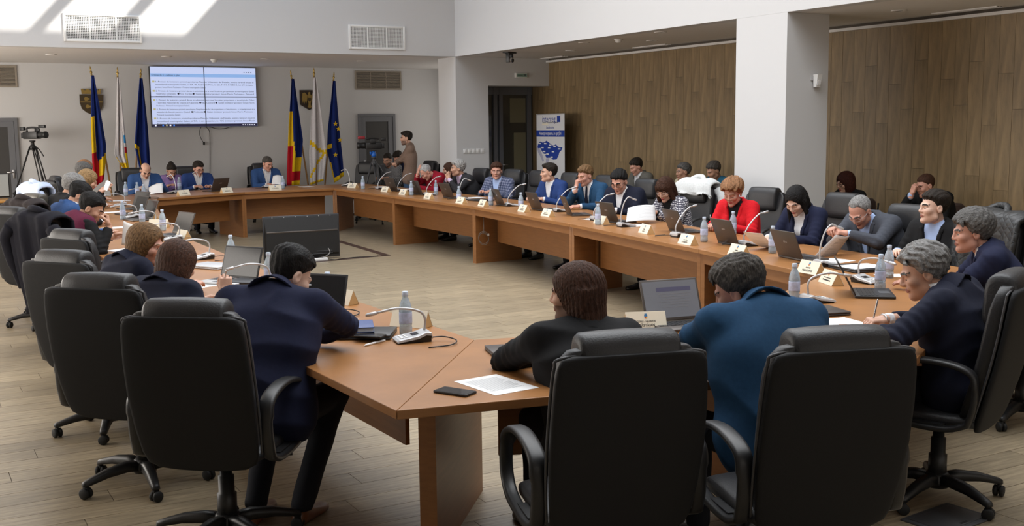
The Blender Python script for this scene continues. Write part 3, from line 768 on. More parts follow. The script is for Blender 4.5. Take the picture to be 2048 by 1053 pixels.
# hair, in the same frame as the head
def hair_field(P, style):
    x, y, z = P[..., 0], P[..., 1], P[..., 2]; ax_ = np.abs(x)
    sk = ell_d(P, (0, -.020, .036), (.0755, .098, .0855))
    N1 = wav(P, 60, 3); ang = np.arctan2(x, -y + .03)
    def below(line): return line - z                                    # >0 where below the line
    def cap(thick, front=.062, side=.018, back=-.098, edge=.012, templ=.055):
        """close-cropped cap: hairline front, around the ear, nape"""
        yy = y
        line = np.where(yy > templ, front, np.where(yy > .012, side + (front - side) * np.clip((yy - .012) / (templ - .012), 0, 1) ** .7, np.where(yy > -.032, side + (back * .55 - side) * np.clip((.012 - yy) / .044, 0, 1) ** 2, back * .55 + (back - back * .55) * np.clip((-.032 - yy) / .03, 0, 1))))
        line = np.where((yy > templ) & (ax_ > .045), line - (ax_ - .045) * 1.2, line)
        tp = np.clip((z - line) / .034, 0, 1); tp = tp * tp * (3 - 2 * tp)
        return smax(sk - (.0015 + thick * (.12 + .88 * tp)), line - z, .004)
    if style == 'short': return cap(.010 + .009 * np.clip(z / .1, 0, 1)) + .0030 * np.sin(150 * (x + .35 * y) + 5 * N1) * np.clip(z / .05 + .4, .2, 1) + .0018 * wav(P, 330, 4)
    if style == 'crop': return cap(.005 + .004 * np.clip(z / .1, 0, 1)) + .0010 * wav(P, 220, 4)
    if style == 'side':                                              # fuller top, side parting
        d = cap(.004 + .020 * np.clip((z + .01) / .10, 0, 1) ** 1.5)
        return d + .0022 * np.sin(210 * (x * .9 + .25 * y) + 4 * N1) + .0018 * wav(P, 380, 6)
    if style == 'quiff':
        d = cap(.005 + .014 * np.clip((z - .03) / .06, 0, 1)); d = smin(d, ell_d(P, (0, .048, .104), (.050, .040, .022)), .02)
        return d + .0024 * np.sin(190 * x + 4 * N1) + .0014 * wav(P, 380, 6)
    if style == 'messy':
        d = cap(.012 + .016 * np.clip((z - .0) / .08, 0, 1), back=-.07, side=-.005); d = smin(d, ell_d(P, (.015, .042, .090), (.058, .045, .030)), .02)
        return d + .0045 * wav(P, 130, 7) + .0042 * np.sin(210 * (x + .3 * y) + 6 * N1) * .6 + .0028 * wav(P, 400, 8)
    if style == 'wavy':                                              # thick grey swept back
        d = cap(.016 + .012 * np.clip(z / .08, 0, 1), front=.066, back=-.085, side=-.008)
        return d + .0042 * np.sin(150 * (z * .6 - y) + 6 * N1 + 30 * x) + .0030 * wav(P, 380, 8)
    if style == 'curly':
        d = cap(.022 + .014 * np.clip(z / .08, 0, 1), front=.058, back=-.08, side=-.012); return d + .0065 * wav(P, 190, 11, 7) + .0035 * wav(P, 400, 12)
    if style == 'recede':                                            # thin, high forehead
        d = cap(.006, front=.094, side=.016, templ=.034); return d + .0012 * wav(P, 240, 5)
    if style == 'bald':                                              # hair round the sides only
        d = cap(.006, front=.2, side=.016, templ=.03); d = smax(d, z - .062, .014); return d + .001 * wav(P, 240, 5)
    if style == 'pouf':                                              # short voluminous
        d = cap(.022 + .016 * np.clip(z / .08, 0, 1), front=.056, side=-.008, back=-.07); d = smin(d, ell_d(P, (0, .042, .092), (.064, .05, .034)), .02)
        return d + .006 * np.sin(70 * (x + .5 * z) + 40 * y + 5 * N1) + .003 * wav(P, 260, 9)
    # long styles
    face = ell_d(P, (0, .118, -.032), (.074, .098, .104))
    if style == 'bob':
        d = smin(sk - .020, ell_d(P, (0, -.030, -.032), (.098, .098, .138)), .03); d = smax(d, -.150 - z, .02)
        d = smax(d, -(ell_d(P, (0, .125, -.050), (.060, .098, .112))), .015); return d + .0016 * np.sin(48 * ang + 3 * N1) + .0012 * wav(P, 260, 3)
    if style == 'bun':
        d = cap(.010, front=.066, side=.012, back=-.05); d = smin(d, ell_d(P, (0, -.085, .105), (.045, .042, .036)), .02); return d + .0018 * np.sin(40 * ang + 2 * N1)
    if style in ('long', 'black_long', 'medium', 'layered'):
        zb = {'long': -.235, 'black_long': -.245, 'medium': -.155, 'layered': -.20}[style]
        d = sk - (.018 if style != 'black_long' else .011)
        d = smin(d, ell_d(P, (0, -.035, -.03), (.094 if style != 'black_long' else .086, .088, .115)), .03)
        w = (.092 if style != 'black_long' else .084) + .018 * np.clip(-z / .2, 0, 1)
        yo = .045 if style != 'long' else .060 + .12 * np.clip(-z - .06, 0, .2)
        body = np.maximum(np.sqrt((x / w) ** 2 + ((y + yo) / .060) ** 2) * .06 - .06, np.maximum(zb - z, z - .02))
        d = smin(d, body, .03)
        if style == 'black_long':                                       # one lock falls before the shoulder
            d = smin(d, seg_d(P, (.078, .0, .0), (.088, .055, -.20), .022, .016), .02); d = smin(d, seg_d(P, (-.078, .0, .0), (-.088, .055, -.20), .022, .016), .02)
        if style == 'layered': d = smin(d, seg_d(P, (.07, .03, .05), (.10, .02, -.13), .02, .02), .02); d = smin(d, seg_d(P, (-.07, .03, .05), (-.10, .02, -.13), .02, .02), .02)
        d = smax(d, -face, .015)
        if style == 'layered': d = smin(d, smax(ell_d(P, (0, .055, .062), (.066, .046, .045)), .030 - z, .01), .012)
        return d + (.0018 if style != 'layered' else .005) * np.sin(46 * ang + 18 * z + 4 * N1) + .0012 * wav(P, 260, 3)
    raise KeyError(style)
HAIRS = {}
def get_hair(style, lod):
    k = (style, lod)
    if k not in HAIRS:
        h = .0050 if lod else .0085; lo, hi = (-.15, -.17, -.27 if style in ('long', 'black_long', 'medium', 'layered', 'bob') else -.13), (.15, .15, .19)
        HAIRS[k] = nets(hair_field(grid(lo, hi, h), style), lo, h)
    return HAIRS[k]
# hands: wrist at the origin, fingers along +Y, back of the hand +Z, right hand (thumb on -X)
def hand_mesh(pose, h=.0042):
    cur = {'flat': (.18, .22, .20), 'rest': (.45, .5, .4), 'grip': (.95, .95, .6), 'fist': (1.35, 1.5, .9), 'pen': (.85, 1.05, .5), 'pinch': (.75, .45, .3)}[pose]
    lo, hi = (-.085, -.075, -.095), (.065, .205, .05); P = grid(lo, hi, h)
    d = seg_d(P, (0, -.07, 0), (0, .0, 0), .030, .026); q = P - np.asarray((0, .045, -.002), F32)
    bx = np.abs(q) - np.asarray((.026, .034, .002), F32); b = np.sqrt((np.maximum(bx, 0) ** 2).sum(-1)) + np.minimum(bx.max(-1), 0) - .0125
    d = smin(d, b, .02)
    for i, (x, L) in enumerate(((-.029, .072), (-.0095, .080), (.0105, .074), (.029, .058))):
        p = np.array((x, .082 - .004 * abs(i - 1), .0)); a = cur[0] * (1 + .06 * i) * .7; sp = -.08 + .06 * i
        for j, (l, r0, r1) in enumerate(((.45, .0092, .0085), (.32, .0085, .0078), (.25, .0078, .0066))):
            v = np.array((math.sin(sp) * math.cos(a), math.cos(sp) * math.cos(a), -math.sin(a))) * L * l; d = smin(d, seg_d(P, p, p + v, r0, r1), .0035); p = p + v; a += cur[1 if j == 0 else 2]
    p = np.array((-.024, .018, -.006)); tl = {'flat': (-.62, .75, -.2), 'rest': (-.5, .8, -.35), 'grip': (-.25, .75, -.62), 'fist': (-.05, .8, -.6), 'pen': (-.15, .85, -.5), 'pinch': (-.2, .85, -.5)}[pose]
    tl = np.array(tl) / np.linalg.norm(tl); m = p + tl * .046 + np.array((-.012, 0, 0)); d = smin(d, seg_d(P, p, m, .0150, .0105), .012); d = smin(d, seg_d(P, m, m + (tl + np.array((.35, .15, -.1))) * .038, .0105, .0078), .005)
    return nets(d, lo, h)
HANDS = {}
def get_hand(pose):
    if pose not in HANDS: HANDS[pose] = hand_mesh(pose)
    return HANDS[pose]
# shoe: heel at the origin, toe +Y
def shoe_mesh():
    mb = MB(); rings = []
    for y, w, h, z in ((-.065, .012, .03, .02), (-.058, .028, .072, .0), (-.02, .034, .085, 0), (.03, .035, .078, 0), (.07, .037, .062, 0), (.12, .043, .050, 0), (.165, .043, .044, 0), (.195, .032, .036, 0), (.21, .012, .022, .008)):
        rings.append([(w * math.copysign(abs(math.cos(a)) ** .7, math.cos(a)), y, z + h / 2 + h / 2 * math.copysign(abs(math.sin(a)) ** .8, math.sin(a))) for a in [2 * math.pi * k / 16 for k in range(16)]])
    mb.loft(rings); return mb
SHOES = {}
def get_shoe(m):
    if m.name not in SHOES: SHOES[m.name] = shoe_mesh().mesh('shoe', m)
    return SHOES[m.name]
# ------------------------------------------------------------------ people
def cloth(name, col, rough=0.85, bump=0.10, bscale=26, var=0.12, vscale=60, sheen=0.0, **k):
    return mat('cloth_' + name, col, rough, bump=bump, bscale=bscale, var=var, vscale=vscale, sheen=sheen, spec=0.2, **k)
def skin_mat(name, col): return mat('skin_' + name, col, 0.48, var=0.10, vscale=18, bump=0.06, bscale=120, spec=0.4)
def hair_mat(name, col): return mat('hair_' + name, col, 0.62, var=0.65, vscale=1.0, stretch=(190, 45, 45), bump=0.7, bscale=1.6, spec=0.2)
SK = {'fair': skin_mat('fair', (0.60, 0.35, 0.25)), 'mid': skin_mat('mid', (0.53, 0.30, 0.205)), 'rosy': skin_mat('rosy', (0.58, 0.30, 0.22)), 'tan': skin_mat('tan', (0.44, 0.235, 0.155)), 'pale': skin_mat('pale', (0.68, 0.44, 0.34))}
LIP = {k: mat('lips_' + k, c, 0.45) for k, c in {'m': (0.36, 0.14, 0.11), 'f': (0.42, 0.09, 0.09)}.items()}
EYEW = mat('eye_white', (0.34, 0.29, 0.26), 0.35); IRIS = mat('eye_iris', (0.03, 0.02, 0.015), 0.6, spec=.2)
HC = {'black': (0.010, 0.009, 0.009), 'dark': (0.022, 0.016, 0.012), 'brown': (0.060, 0.026, 0.015), 'lbrown': (0.17, 0.095, 0.042), 'blond': (0.30, 0.19, 0.09), 'ginger': (0.29, 0.145, 0.070), 'rust': (0.055, 0.014, 0.009),
      'grey': (0.25, 0.245, 0.24), 'white': (0.42, 0.41, 0.40), 'pepper': (0.12, 0.115, 0.11), 'dgrey': (0.075, 0.066, 0.058)}
HM = {k: hair_mat(k, c) for k, c in HC.items()}
M_SHOE = mat('black_shoe_leather', (0.012, 0.011, 0.011), 0.35); M_SHOEB = mat('brown_shoe_leather', (0.13, 0.045, 0.018), 0.32)
CL = {'navy': cloth('navy', (0.012, 0.015, 0.040)), 'navy2': cloth('dark_navy', (0.010, 0.012, 0.026)), 'royal': cloth('royal_blue', (0.022, 0.050, 0.175)), 'blue': cloth('mid_blue', (0.030, 0.075, 0.205)),
      'petrol': cloth('petrol_blue', (0.018, 0.062, 0.135)), 'black': cloth('black', (0.010, 0.010, 0.011)), 'char': cloth('charcoal', (0.030, 0.030, 0.034)), 'grey': cloth('slate_grey', (0.060, 0.066, 0.082)), 'mgrey': cloth('warm_grey', (0.13, 0.125, 0.11)),
      'red': cloth('scarlet', (0.62, 0.012, 0.020)), 'crimson': cloth('crimson_knit', (0.27, 0.008, 0.022), bump=.3, bscale=40), 'burg': cloth('burgundy_knit', (0.095, 0.012, 0.035)), 'purple': cloth('lilac', (0.26, 0.17, 0.38)), 'taupe': cloth('taupe_knit', (0.22, 0.150, 0.115), bump=.3, bscale=60),
      'white': cloth('white_shirt', (0.74, 0.75, 0.78), var=.05), 'lblue': cloth('light_blue_shirt', (0.40, 0.52, 0.80), var=.05), 'lilac': cloth('pale_lilac_shirt', (0.60, 0.48, 0.66), var=.05), 'cream': cloth('cream_shirt', (0.55, 0.50, 0.36), var=.05), 'teal': cloth('teal_shirt', (0.020, 0.095, 0.155)), 'bshirt': cloth('black_shirt', (0.012, 0.012, 0.013)),
      'jeans': cloth('blue_denim', (0.05, 0.10, 0.19)), 'dpants': cloth('dark_trousers', (0.012, 0.013, 0.018)), 'pattern': None, 'plaid': None, 'check': None}
def patterned(name, c1, c2, kind, sc):
    m = mat('cloth_' + name, c1, 0.85, bump=.25, bscale=14, sheen=.1, spec=.2); nt = m.node_tree; b = nt.nodes['Principled BSDF']
    tc = nt.nodes.new('ShaderNodeTexCoord'); mp = nt.nodes.new('ShaderNodeMapping'); nt.links.new(tc.outputs['Object'], mp.inputs['Vector'])
    mp.inputs['Rotation'].default_value = (0.15, 0.1, 0.2)
    mx = nt.nodes.new('ShaderNodeMix'); mx.data_type = 'RGBA'; mx.inputs['A'].default_value = (*c1, 1); mx.inputs['B'].default_value = (*c2, 1)
    if kind == 'plaid':
        outs = []
        for ax_ in ('X', 'Z'):
            w = nt.nodes.new('ShaderNodeTexWave'); w.bands_direction = ax_; w.inputs['Scale'].default_value = sc; nt.links.new(mp.outputs[0], w.inputs['Vector']); outs.append(w.outputs['Fac'])
        ad_ = nt.nodes.new('ShaderNodeMath'); ad_.operation = 'ADD'; nt.links.new(outs[0], ad_.inputs[0]); nt.links.new(outs[1], ad_.inputs[1])
        mr = nt.nodes.new('ShaderNodeMapRange'); mr.inputs['From Min'].default_value = .7; mr.inputs['From Max'].default_value = 1.7; nt.links.new(ad_.outputs[0], mr.inputs['Value']); nt.links.new(mr.outputs[0], mx.inputs['Factor'])
    else:
        v = nt.nodes.new('ShaderNodeTexVoronoi'); v.feature = 'DISTANCE_TO_EDGE' if kind == 'ethnic' else 'F1'; v.inputs['Scale'].default_value = sc; nt.links.new(mp.outputs[0], v.inputs['Vector'])
        w = nt.nodes.new('ShaderNodeTexWave'); w.bands_direction = 'Z'; w.inputs['Scale'].default_value = sc * .42; w.inputs['Distortion'].default_value = 3.0; w.inputs['Detail Scale'].default_value = 3; nt.links.new(mp.outputs[0], w.inputs['Vector'])
        mu = nt.nodes.new('ShaderNodeMath'); mu.operation = 'MULTIPLY'; nt.links.new(v.outputs['Distance'], mu.inputs[0]); nt.links.new(w.outputs['Fac'], mu.inputs[1])
        r = nt.nodes.new('ShaderNodeValToRGB'); r.color_ramp.elements[0].position = .05; r.color_ramp.elements[1].position = .10; r.color_ramp.elements[0].color = (1, 1, 1, 1); r.color_ramp.elements[1].color = (0, 0, 0, 1)
        nt.links.new(mu.outputs[0], r.inputs['Fac']); nt.links.new(r.outputs['Color'], mx.inputs['Factor'])
    nt.links.new(mx.outputs['Result'], b.inputs['Base Color']); return m
CL['pattern'] = patterned('black_and_white_pattern', (0.62, 0.62, 0.66), (0.05, 0.05, 0.075), 'ethnic', 34)
CL['plaid'] = patterned('blue_grey_plaid', (0.045, 0.060, 0.125), (0.21, 0.23, 0.33), 'plaid', 9)
CL['check'] = patterned('grey_gingham', (0.06, 0.06, 0.065), (0.34, 0.34, 0.35), 'plaid', 22)

def ik(S, W, l1, l2, hint):
    d = W - S; L = d.length
    if L > (l1 + l2) * .985: W = S + d * ((l1 + l2) * .985 / L); d = W - S; L = d.length
    u = d / L; a = (l1 * l1 - l2 * l2 + L * L) / (2 * L); hgt = math.sqrt(max(l1 * l1 - a * a, 0))
    hn = hint - u * hint.dot(u)
    if hn.length < 1e-4: hn = Vector((0, 0, -1))
    return S + u * a + hn.normalized() * hgt, W
TABLE_HAND = {}
PEOPLE = {}
def person(key, label, head, face, lean=.15, seat=None, look=None, pitch=15, roll=0, fem=False, b=1.0, typ='suit', col='navy', shirt='white', pants='dpants', shoe=None, hair=('short', 'dark'), skin='fair',
           hr=None, hl=None, legs='sit', glasses=None, lod=0, tie=None, hz=.545, vlow=.30, beard=False, twist=0, chr_=None, sh=1.0, group='people seated in the hall', hs=1.0, hunch=.25, watch=None):
    fv = Vector((math.cos(math.radians(face)), math.sin(math.radians(face)), 0)); rv = Vector((fv.y, -fv.x, 0))
    org = Vector((seat[0], seat[1], 0)) if seat else Vector((head.x, head.y, 0)) - fv * lean
    dl = head - org; hc = Vector((dl.dot(rv), dl.dot(fv), head.z))
    lk = face if look is None else look
    Rh = Matrix.Rotation(math.radians(lk - face), 3, 'Z') @ Matrix.Rotation(-math.radians(pitch), 3, 'X') @ Matrix.Rotation(math.radians(roll), 3, 'Y')
    Rn = Matrix.Rotation(math.radians(lk - face) * .3, 3, 'Z') @ Matrix.Rotation(-math.radians(pitch) * .45, 3, 'X')
    nb = hc + Rn @ Vector((0, -.045, -.150)).lerp(Vector((0, -.125, -.082)), hunch)
    hip = Vector((0, 0, hz)); ctl = (hip + nb) / 2 + Vector((0, -.05 - .10 * max(0, nb.y - .1), .02))
    cur = lambda t: hip * (1 - t) ** 2 + ctl * 2 * t * (1 - t) + nb * t * t
    tan = lambda t: ((ctl - hip) * (1 - t) + (nb - ctl) * t).normalized()
    X = Matrix.Rotation(math.radians(twist), 3, 'Z') @ Vector((1, 0, 0))
    shw = (.184 if not fem else .154) * sh * (.5 + .5 * b)
    shp = cur(.89)
    SR, SL = shp + X * shw + Vector((0, 0, .008)), shp - X * shw + Vector((0, 0, .008))
    e = empty('person', (org.x, org.y, 0), math.radians(face - 90), label, 'person', group)
    h = (.019, .0138, .0112)[lod]
    # ---- arms
    arms = []
    for side, S, spec in ((1, SR, hr), (-1, SL, hl)):
        if spec is None: spec = dict(p=(side * .13, max(hc.y, .1) + .22, .80), pose='rest')
        W = Vector(spec['p']); hint = Vector(spec.get('hint', (side * .55, -.25, -.8)))
        E_, W = ik(S, W, .285 * .97, .25 * .97, hint); arms.append((side, S, E_, W, spec))
    # ---- torso field
    pts = [hip, *[cur(t) for t in (.5, 1)]]
    allp = [hip + Vector((.24, 0, 0)), hip - Vector((.24, 0, 0)), hc, SR, SL, nb] + [a[2] for a in arms] + [a[3] for a in arms]
    lo = [min(p[i] for p in allp) - .19 for i in range(3)]; hi = [max(p[i] for p in allp) + .19 for i in range(3)]
    hi[2] = max(nb.z + .12, max(a[3].z for a in arms) + .06, max(a[2].z for a in arms) + .09); lo[2] = hz - .16
    P = grid(lo, hi, h)
    w_ = [.098, .092, .086, .092, .106, .114, .088, .035]; r_ = [.118, .116, .112, .113, .116, .112, .090, .064]
    if fem: w_ = [.11, .10, .075, .075, .085, .088, .07, .03]; r_ = [.125, .118, .100, .102, .108, .098, .078, .056]
    T = None
    for i in range(8):
        t = i / 7 * .93; c = cur(t); ww = w_[i] * b; rr = r_[i] * (.45 + .55 * b)
        d = seg_d(P, c - X * ww, c + X * ww, rr, rr); T = d if T is None else smin(T, d, .045)
    T = smin(T, seg_d(P, SL * .97 + shp * .03, SR * .97 + shp * .03, .060, .060), .06)
    for S in (SL, SR): T = smin(T, seg_d(P, nb - tan(1) * .01, S * .8 + shp * .2, .048, .045), .05)
    if fem: 
        cf = cur(.62); n = Vector((0, tan(.62).z, -tan(.62).y))
        for s in (-1, 1): T = smin(T, ell_d(P, cf + X * s * .065 + n * .085, (.06, .055, .06)), .04)
    def bandwav(Fd, amp, fq, seed, n, sc=(1, 1, 1)):
        m = np.abs(Fd) < .045; o_ = np.zeros(Fd.shape, F32); o_[m] = amp * wav(P[m] * np.array(sc, F32), fq, seed, n); return o_
    sd_ = sum(map(ord, key))
    A = None
    for side, S, E_, W, spec in arms:
        dr = (W - E_).normalized(); We = W - dr * .012
        up_ = smin(seg_d(P, S, E_, .066 * (.6 + .4 * b), .052), seg_d(P, E_, We, .053, .041), .02)
        m_ = np.abs(up_) < .04; Pm = P[m_]; eb = ((Pm - np.array(E_, F32)) ** 2).sum(-1); ax2 = Pm @ np.array((E_ - S).normalized(), F32)
        up_[m_] += (.0060 * np.sin(ax2 * 140 + 2.5 * wav(Pm, 25, 3)) * (np.exp(-eb / .012) + .25)).astype(F32)
        up_ = np.maximum(up_, (P - np.array(We, F32)) @ np.array(dr, F32))
        A = up_ if A is None else np.minimum(A, up_)
    TA = np.minimum(T, A); fold = bandwav(TA, (.0035, .0045, .0050)[lod], 30, sd_, 6, (.5, 1, 1))
    if lod == 2: fold = fold + (np.abs(bandwav(TA, 1.0, 26, sd_ + 7, 4, (.45, .9, 1.2))) * .026 - .008).astype(F32)
    neckd = seg_d(P, nb - tan(1) * .06, hc, .064, .064)
    V0 = cur(.93); zcut = hz - .10
    # V opening
    bt = cur(vlow); nrm = Vector((0, tan(.6).z, -tan(.6).y)); chord = nb - bt; Lc = chord.length; cu = chord / Lc
    rel = P - np.array(bt, F32); s_ = rel @ np.array(cu, F32) / Lc; lat = np.abs(rel @ np.array(X, F32)); fr = rel @ np.array(nrm, F32)
    wedge = np.maximum(np.maximum((lat - .072 * np.clip(s_, 0, 1.3)) * .85, .03 - fr), -s_ * Lc)
    def mk(name, Fld, m, mi=None):
        V, Q = nets(Fld, lo, h)
        if len(Q): return link(name, np_mesh(name, V, Q, [m]), e)
    m1 = CL[col]; m2 = CL[shirt]
    if typ == 'suit':
        hem = seg_d(P, hip - X * .118 * b + Vector((0, -.02, -.06)), hip + X * .118 * b + Vector((0, -.02, -.06)), .088, .088)
        J = smin(smin(T - .006, hem, .05), A, .03) + fold; J = np.maximum(J, (hz - .125) - P[..., 2])
        J = np.maximum(J, -(neckd + .002 - np.clip((tan(1).y) * 0, 0, 0)))
        # collar behind the neck
        cp = [nb + X * .060 + Vector((0, .035, -.012)), nb + X * .062 + Vector((0, -.012, .030)), nb + X * .036 + Vector((0, -.058, .050)), nb - X * .036 + Vector((0, -.058, .050)), nb - X * .062 + Vector((0, -.012, .030)), nb - X * .060 + Vector((0, .035, -.012))]
        k0 = max(0, int((nb.z - .10 - lo[2]) / h)); Pc = P[:, :, k0:]; colr = None
        for q0, q1 in zip(cp[:-1], cp[1:]):
            d = np.minimum(seg_d(Pc, q0, q1, .0135, .0135), seg_d(Pc, q0 + Vector((0, 0, -.022)), q1 + Vector((0, 0, -.022)), .017, .017)); colr = d if colr is None else smin(colr, d, .008)
        if lod < 2: J[:, :, k0:] = smin(J[:, :, k0:], colr, .008)
        J = np.maximum(J, -wedge)
        o = mk('jacket', J, m1)
        if lod == 2 and o:                                        # crisp fold-over collar round the nape
            axn = (hc + Rh @ Vector((0, -.03, -.03)) - nb).normalized(); cl_ = nb - Vector((.15, .15, .12)); Pk = grid(cl_, nb + Vector((.15, .15, .12)), .0058); rl = Pk - np.array(nb, F32)
            sa = rl @ np.array(axn, F32); rd = np.sqrt(np.maximum((rl * rl).sum(-1) - sa * sa, 0)); Rr = .063 + .62 * (.052 - sa)
            bnd = np.maximum(np.abs(rd - Rr) * .85 - .0048, np.maximum(-.012 - .25 * np.abs(rl @ np.array(X, F32)) - sa, sa - .052)); fwdv = Vector((0, 1, 0)) - axn * axn.y; fwdv.normalize()
            bnd = np.maximum(bnd, rl @ np.array(fwdv, F32) - .035); Vk, Qk = nets(bnd, cl_, .0058)
            if len(Qk): link('collar', np_mesh('collar', Vk, Qk, [m1]), o)
        # lapels: thin raised bands beside the opening
        if lod >= 0:
            lw = lat - .072 * np.clip(s_, 0, 1.3); band = np.maximum(np.maximum(np.abs(lw - .020) - .020 * np.clip(s_ * 2.4, .15, 1), np.abs(T - .004) - .011), np.maximum(-s_ * Lc + .02, .03 - fr)); band = np.maximum(band, (s_ - .98) * Lc)
            if o: 
                V, Q = nets(band, lo, h)
                if len(Q): link('lapels', np_mesh('lapels', V, Q, [m1]), o)
        Sf = np.maximum(T + .006, np.maximum(lat - .14, -.02 - fr)); Sf = np.maximum(Sf, -s_ * Lc - .05)
        colp = np.maximum(seg_d(P, nb - tan(1) * .02, hc, .061, .058), (rel @ np.array(cu, F32) - Lc) - .046); Sf = smin(Sf, colp, .012)
        for side, S, E_, W, spec in arms:
            dr = (W - E_).normalized(); cf_ = seg_d(P, W - dr * .05, W, .0345, .0345); cf_ = np.maximum(cf_, (P - np.array(W + dr * .010, F32)) @ np.array(dr, F32)); Sf = np.minimum(Sf, cf_)
        mk('shirt', Sf, m2)
    elif typ == 'vest':
        o = mk('vest', np.maximum(T - .008 + fold, -(neckd - .004)), m1)
        mk('shirt', smin(smin(T + .004, A - .001, .02) + fold, np.maximum(seg_d(P, nb - tan(1) * .02, hc, .063, .060), (rel @ np.array(cu, F32) - Lc) - .04), .015), m2)
    else:                                                     # sweater, shirt, blouse
        J = smin(T - .003, A, .035) + fold
        if typ == 'turtle': J = smin(J, np.maximum(seg_d(P, nb - tan(1) * .03, hc, .066, .060), (rel @ np.array(cu, F32) - Lc) - .055), .02)
        elif typ == 'blouse': J = np.maximum(J, -(neckd - .018)); J = np.maximum(J, -(wedge - .0) if vlow > .5 else -1)
        else: J = np.maximum(J, -(neckd - .002))
        mk({'turtle': 'turtleneck', 'sweater': 'sweater', 'blouse': 'blouse', 'shirt': 'shirt'}[typ], J, m1)
        if typ == 'sweater':
            colp = np.maximum(seg_d(P, nb - tan(1) * .02, hc, .063, .060), (rel @ np.array(cu, F32) - Lc) - .036); mk('shirt_collar', colp, m2)
    if tie:
        a, bb = nb + nrm * .075 * 0 + cu * 0, bt
        q = [nb + nrm * .062, (nb * .6 + bt * .4) + nrm * .115, bt + nrm * .13]
        MB().tube(bez(q, 4), [.014] * 4 + [.019] * 5, 8, flat=1.0).build('tie', CL[tie], e)
    # ---- trousers and shoes
    if legs:
        if legs == 'stand': LJ = [(s, Vector((s * .085, 0, hz - .02)), Vector((s * .10, .03, .48)), Vector((s * .105, -.01, .08))) for s in (-1, 1)]
        elif legs == 'tuck': LJ = [(s, Vector((s * .085, .02, hz - .02)), Vector((s * .15, .46, hz - .02)), Vector((s * .11, .10, .09))) for s in (-1, 1)]
        else: LJ = [(s, Vector((s * .085, .02, hz - .02)), Vector((s * .12, .42, hz - .04)), Vector((s * .12, .40, .085))) for s in (-1, 1)]
        h2 = h * 1.25; ap = [p for q in LJ for p in q[1:]] + [hip]
        lo2 = [min(p[i] for p in ap) - .16 for i in range(3)]; hi2 = [max(p[i] for p in ap) + .16 for i in range(3)]; hi2[2] = hz + .12; lo2[2] = .03
        P2 = grid(lo2, hi2, h2); G = seg_d(P2, hip - Vector((.085, 0, .0)), hip + Vector((.085, 0, 0)), .118 * b, .118 * b)
        for s, a, k, q in LJ:
            g = smin(seg_d(P2, a, k, .090 * (.6 + .4 * b), .068), seg_d(P2, k, q, .066, .052), .03); g = np.maximum(g, (.065 - P2[..., 2])); G = smin(G, g, .03)
        G = G + .003 * wav(P2, 40, 5)
        V, Q = nets(G, lo2, h2); link('trousers', np_mesh('trousers', V, Q, [CL[pants]]), e)
        for s, a, k, q in LJ: link('shoe', get_shoe(shoe or M_SHOE), e, (q.x, q.y + .01, .0), (0, 0, -s * .12))
    # ---- body: head, neck, hands and the frame that joins them, one mesh
    V, Q, mi, bd, lash = get_head(fem, lod >= 1); mi = mi.copy()
    if pitch >= 20: mi[(mi == 2) | (mi == 3)] = 0; mi[lash] = 3
    if beard: mi[bd] = 5
    Rn_ = np.array(Rh); VV = [V * hs @ Rn_.T + np.array(hc)]; QQ = [Q]; MI = [mi]; k = len(V)
    core = T + .032
    for side, S, E_, W, spec in arms: core = np.minimum(core, np.minimum(seg_d(P, S, E_, .035, .033), seg_d(P, E_, W, .033, .024)))
    core = smin(core, seg_d(P, nb - tan(1) * .05, hc + Rh @ Vector((0, -.02, -.05)), .050 if fem else .057, .047 if fem else .054), .02)
    V2_, Q2 = nets(core, lo, h); VV.append(V2_); QQ.append(Q2 + k); MI.append(np.zeros(len(Q2), int)); k += len(V2_)
    for side, S, E_, W, spec in arms:
        if spec.get('hide'): continue
        Vh, Qh = get_hand(spec.get('pose', 'rest')); Vh = Vh * np.array((side, 1, 1)) * (.93 if not fem else .86)
        dr = Vector(spec['d']) if 'd' in spec else ((W - E_).normalized() * .8 + Vector((-side * .25, .3, -.05)))
        dr.normalize(); upv = Vector(spec.get('up', (side * .25, .0, 1))); zx = dr.cross(upv).normalized(); upv = zx.cross(dr)
        Rm = np.array(((zx.x, dr.x, upv.x), (zx.y, dr.y, upv.y), (zx.z, dr.z, upv.z)))
        VV.append(Vh @ Rm.T + np.array(W + dr * .018)); QQ.append((Qh if side > 0 else Qh[:, ::-1]) + k); MI.append(np.zeros(len(Qh), int)); k += len(Vh)
        spec['_w'] = (W, dr, upv)
    if watch:
        wi, wm_ = watch; W, dr, upv = arms[wi][4]['_w']; sx = dr.cross(upv).normalized(); c_ = W + dr * .022
        MB().tube([c_ + sx * .0325 * math.cos(a) + upv * .027 * math.sin(a) for a in [2 * math.pi * q / 16 for q in range(16)]], .0045, 6, closed=True).build('watch', wm_, e)
    bm_ = [SK[skin], LIP['f' if fem else 'm'], EYEW, IRIS, (HM['pepper'] if hair[1] in ('grey', 'white') else HM[hair[1]]) if hair else SK[skin], mat('stubble', (0.20, 0.12, 0.09), .7)]
    body = link('body', np_mesh('body', np.concatenate(VV), np.concatenate(QQ), bm_, np.concatenate(MI)), e)
    if hair:
        Vr, Qr = get_hair(hair[0], lod >= 1); link('hair', np_mesh('hair', Vr * hs @ Rn_.T + np.array(hc), Qr, [HM[hair[1]]]), e)
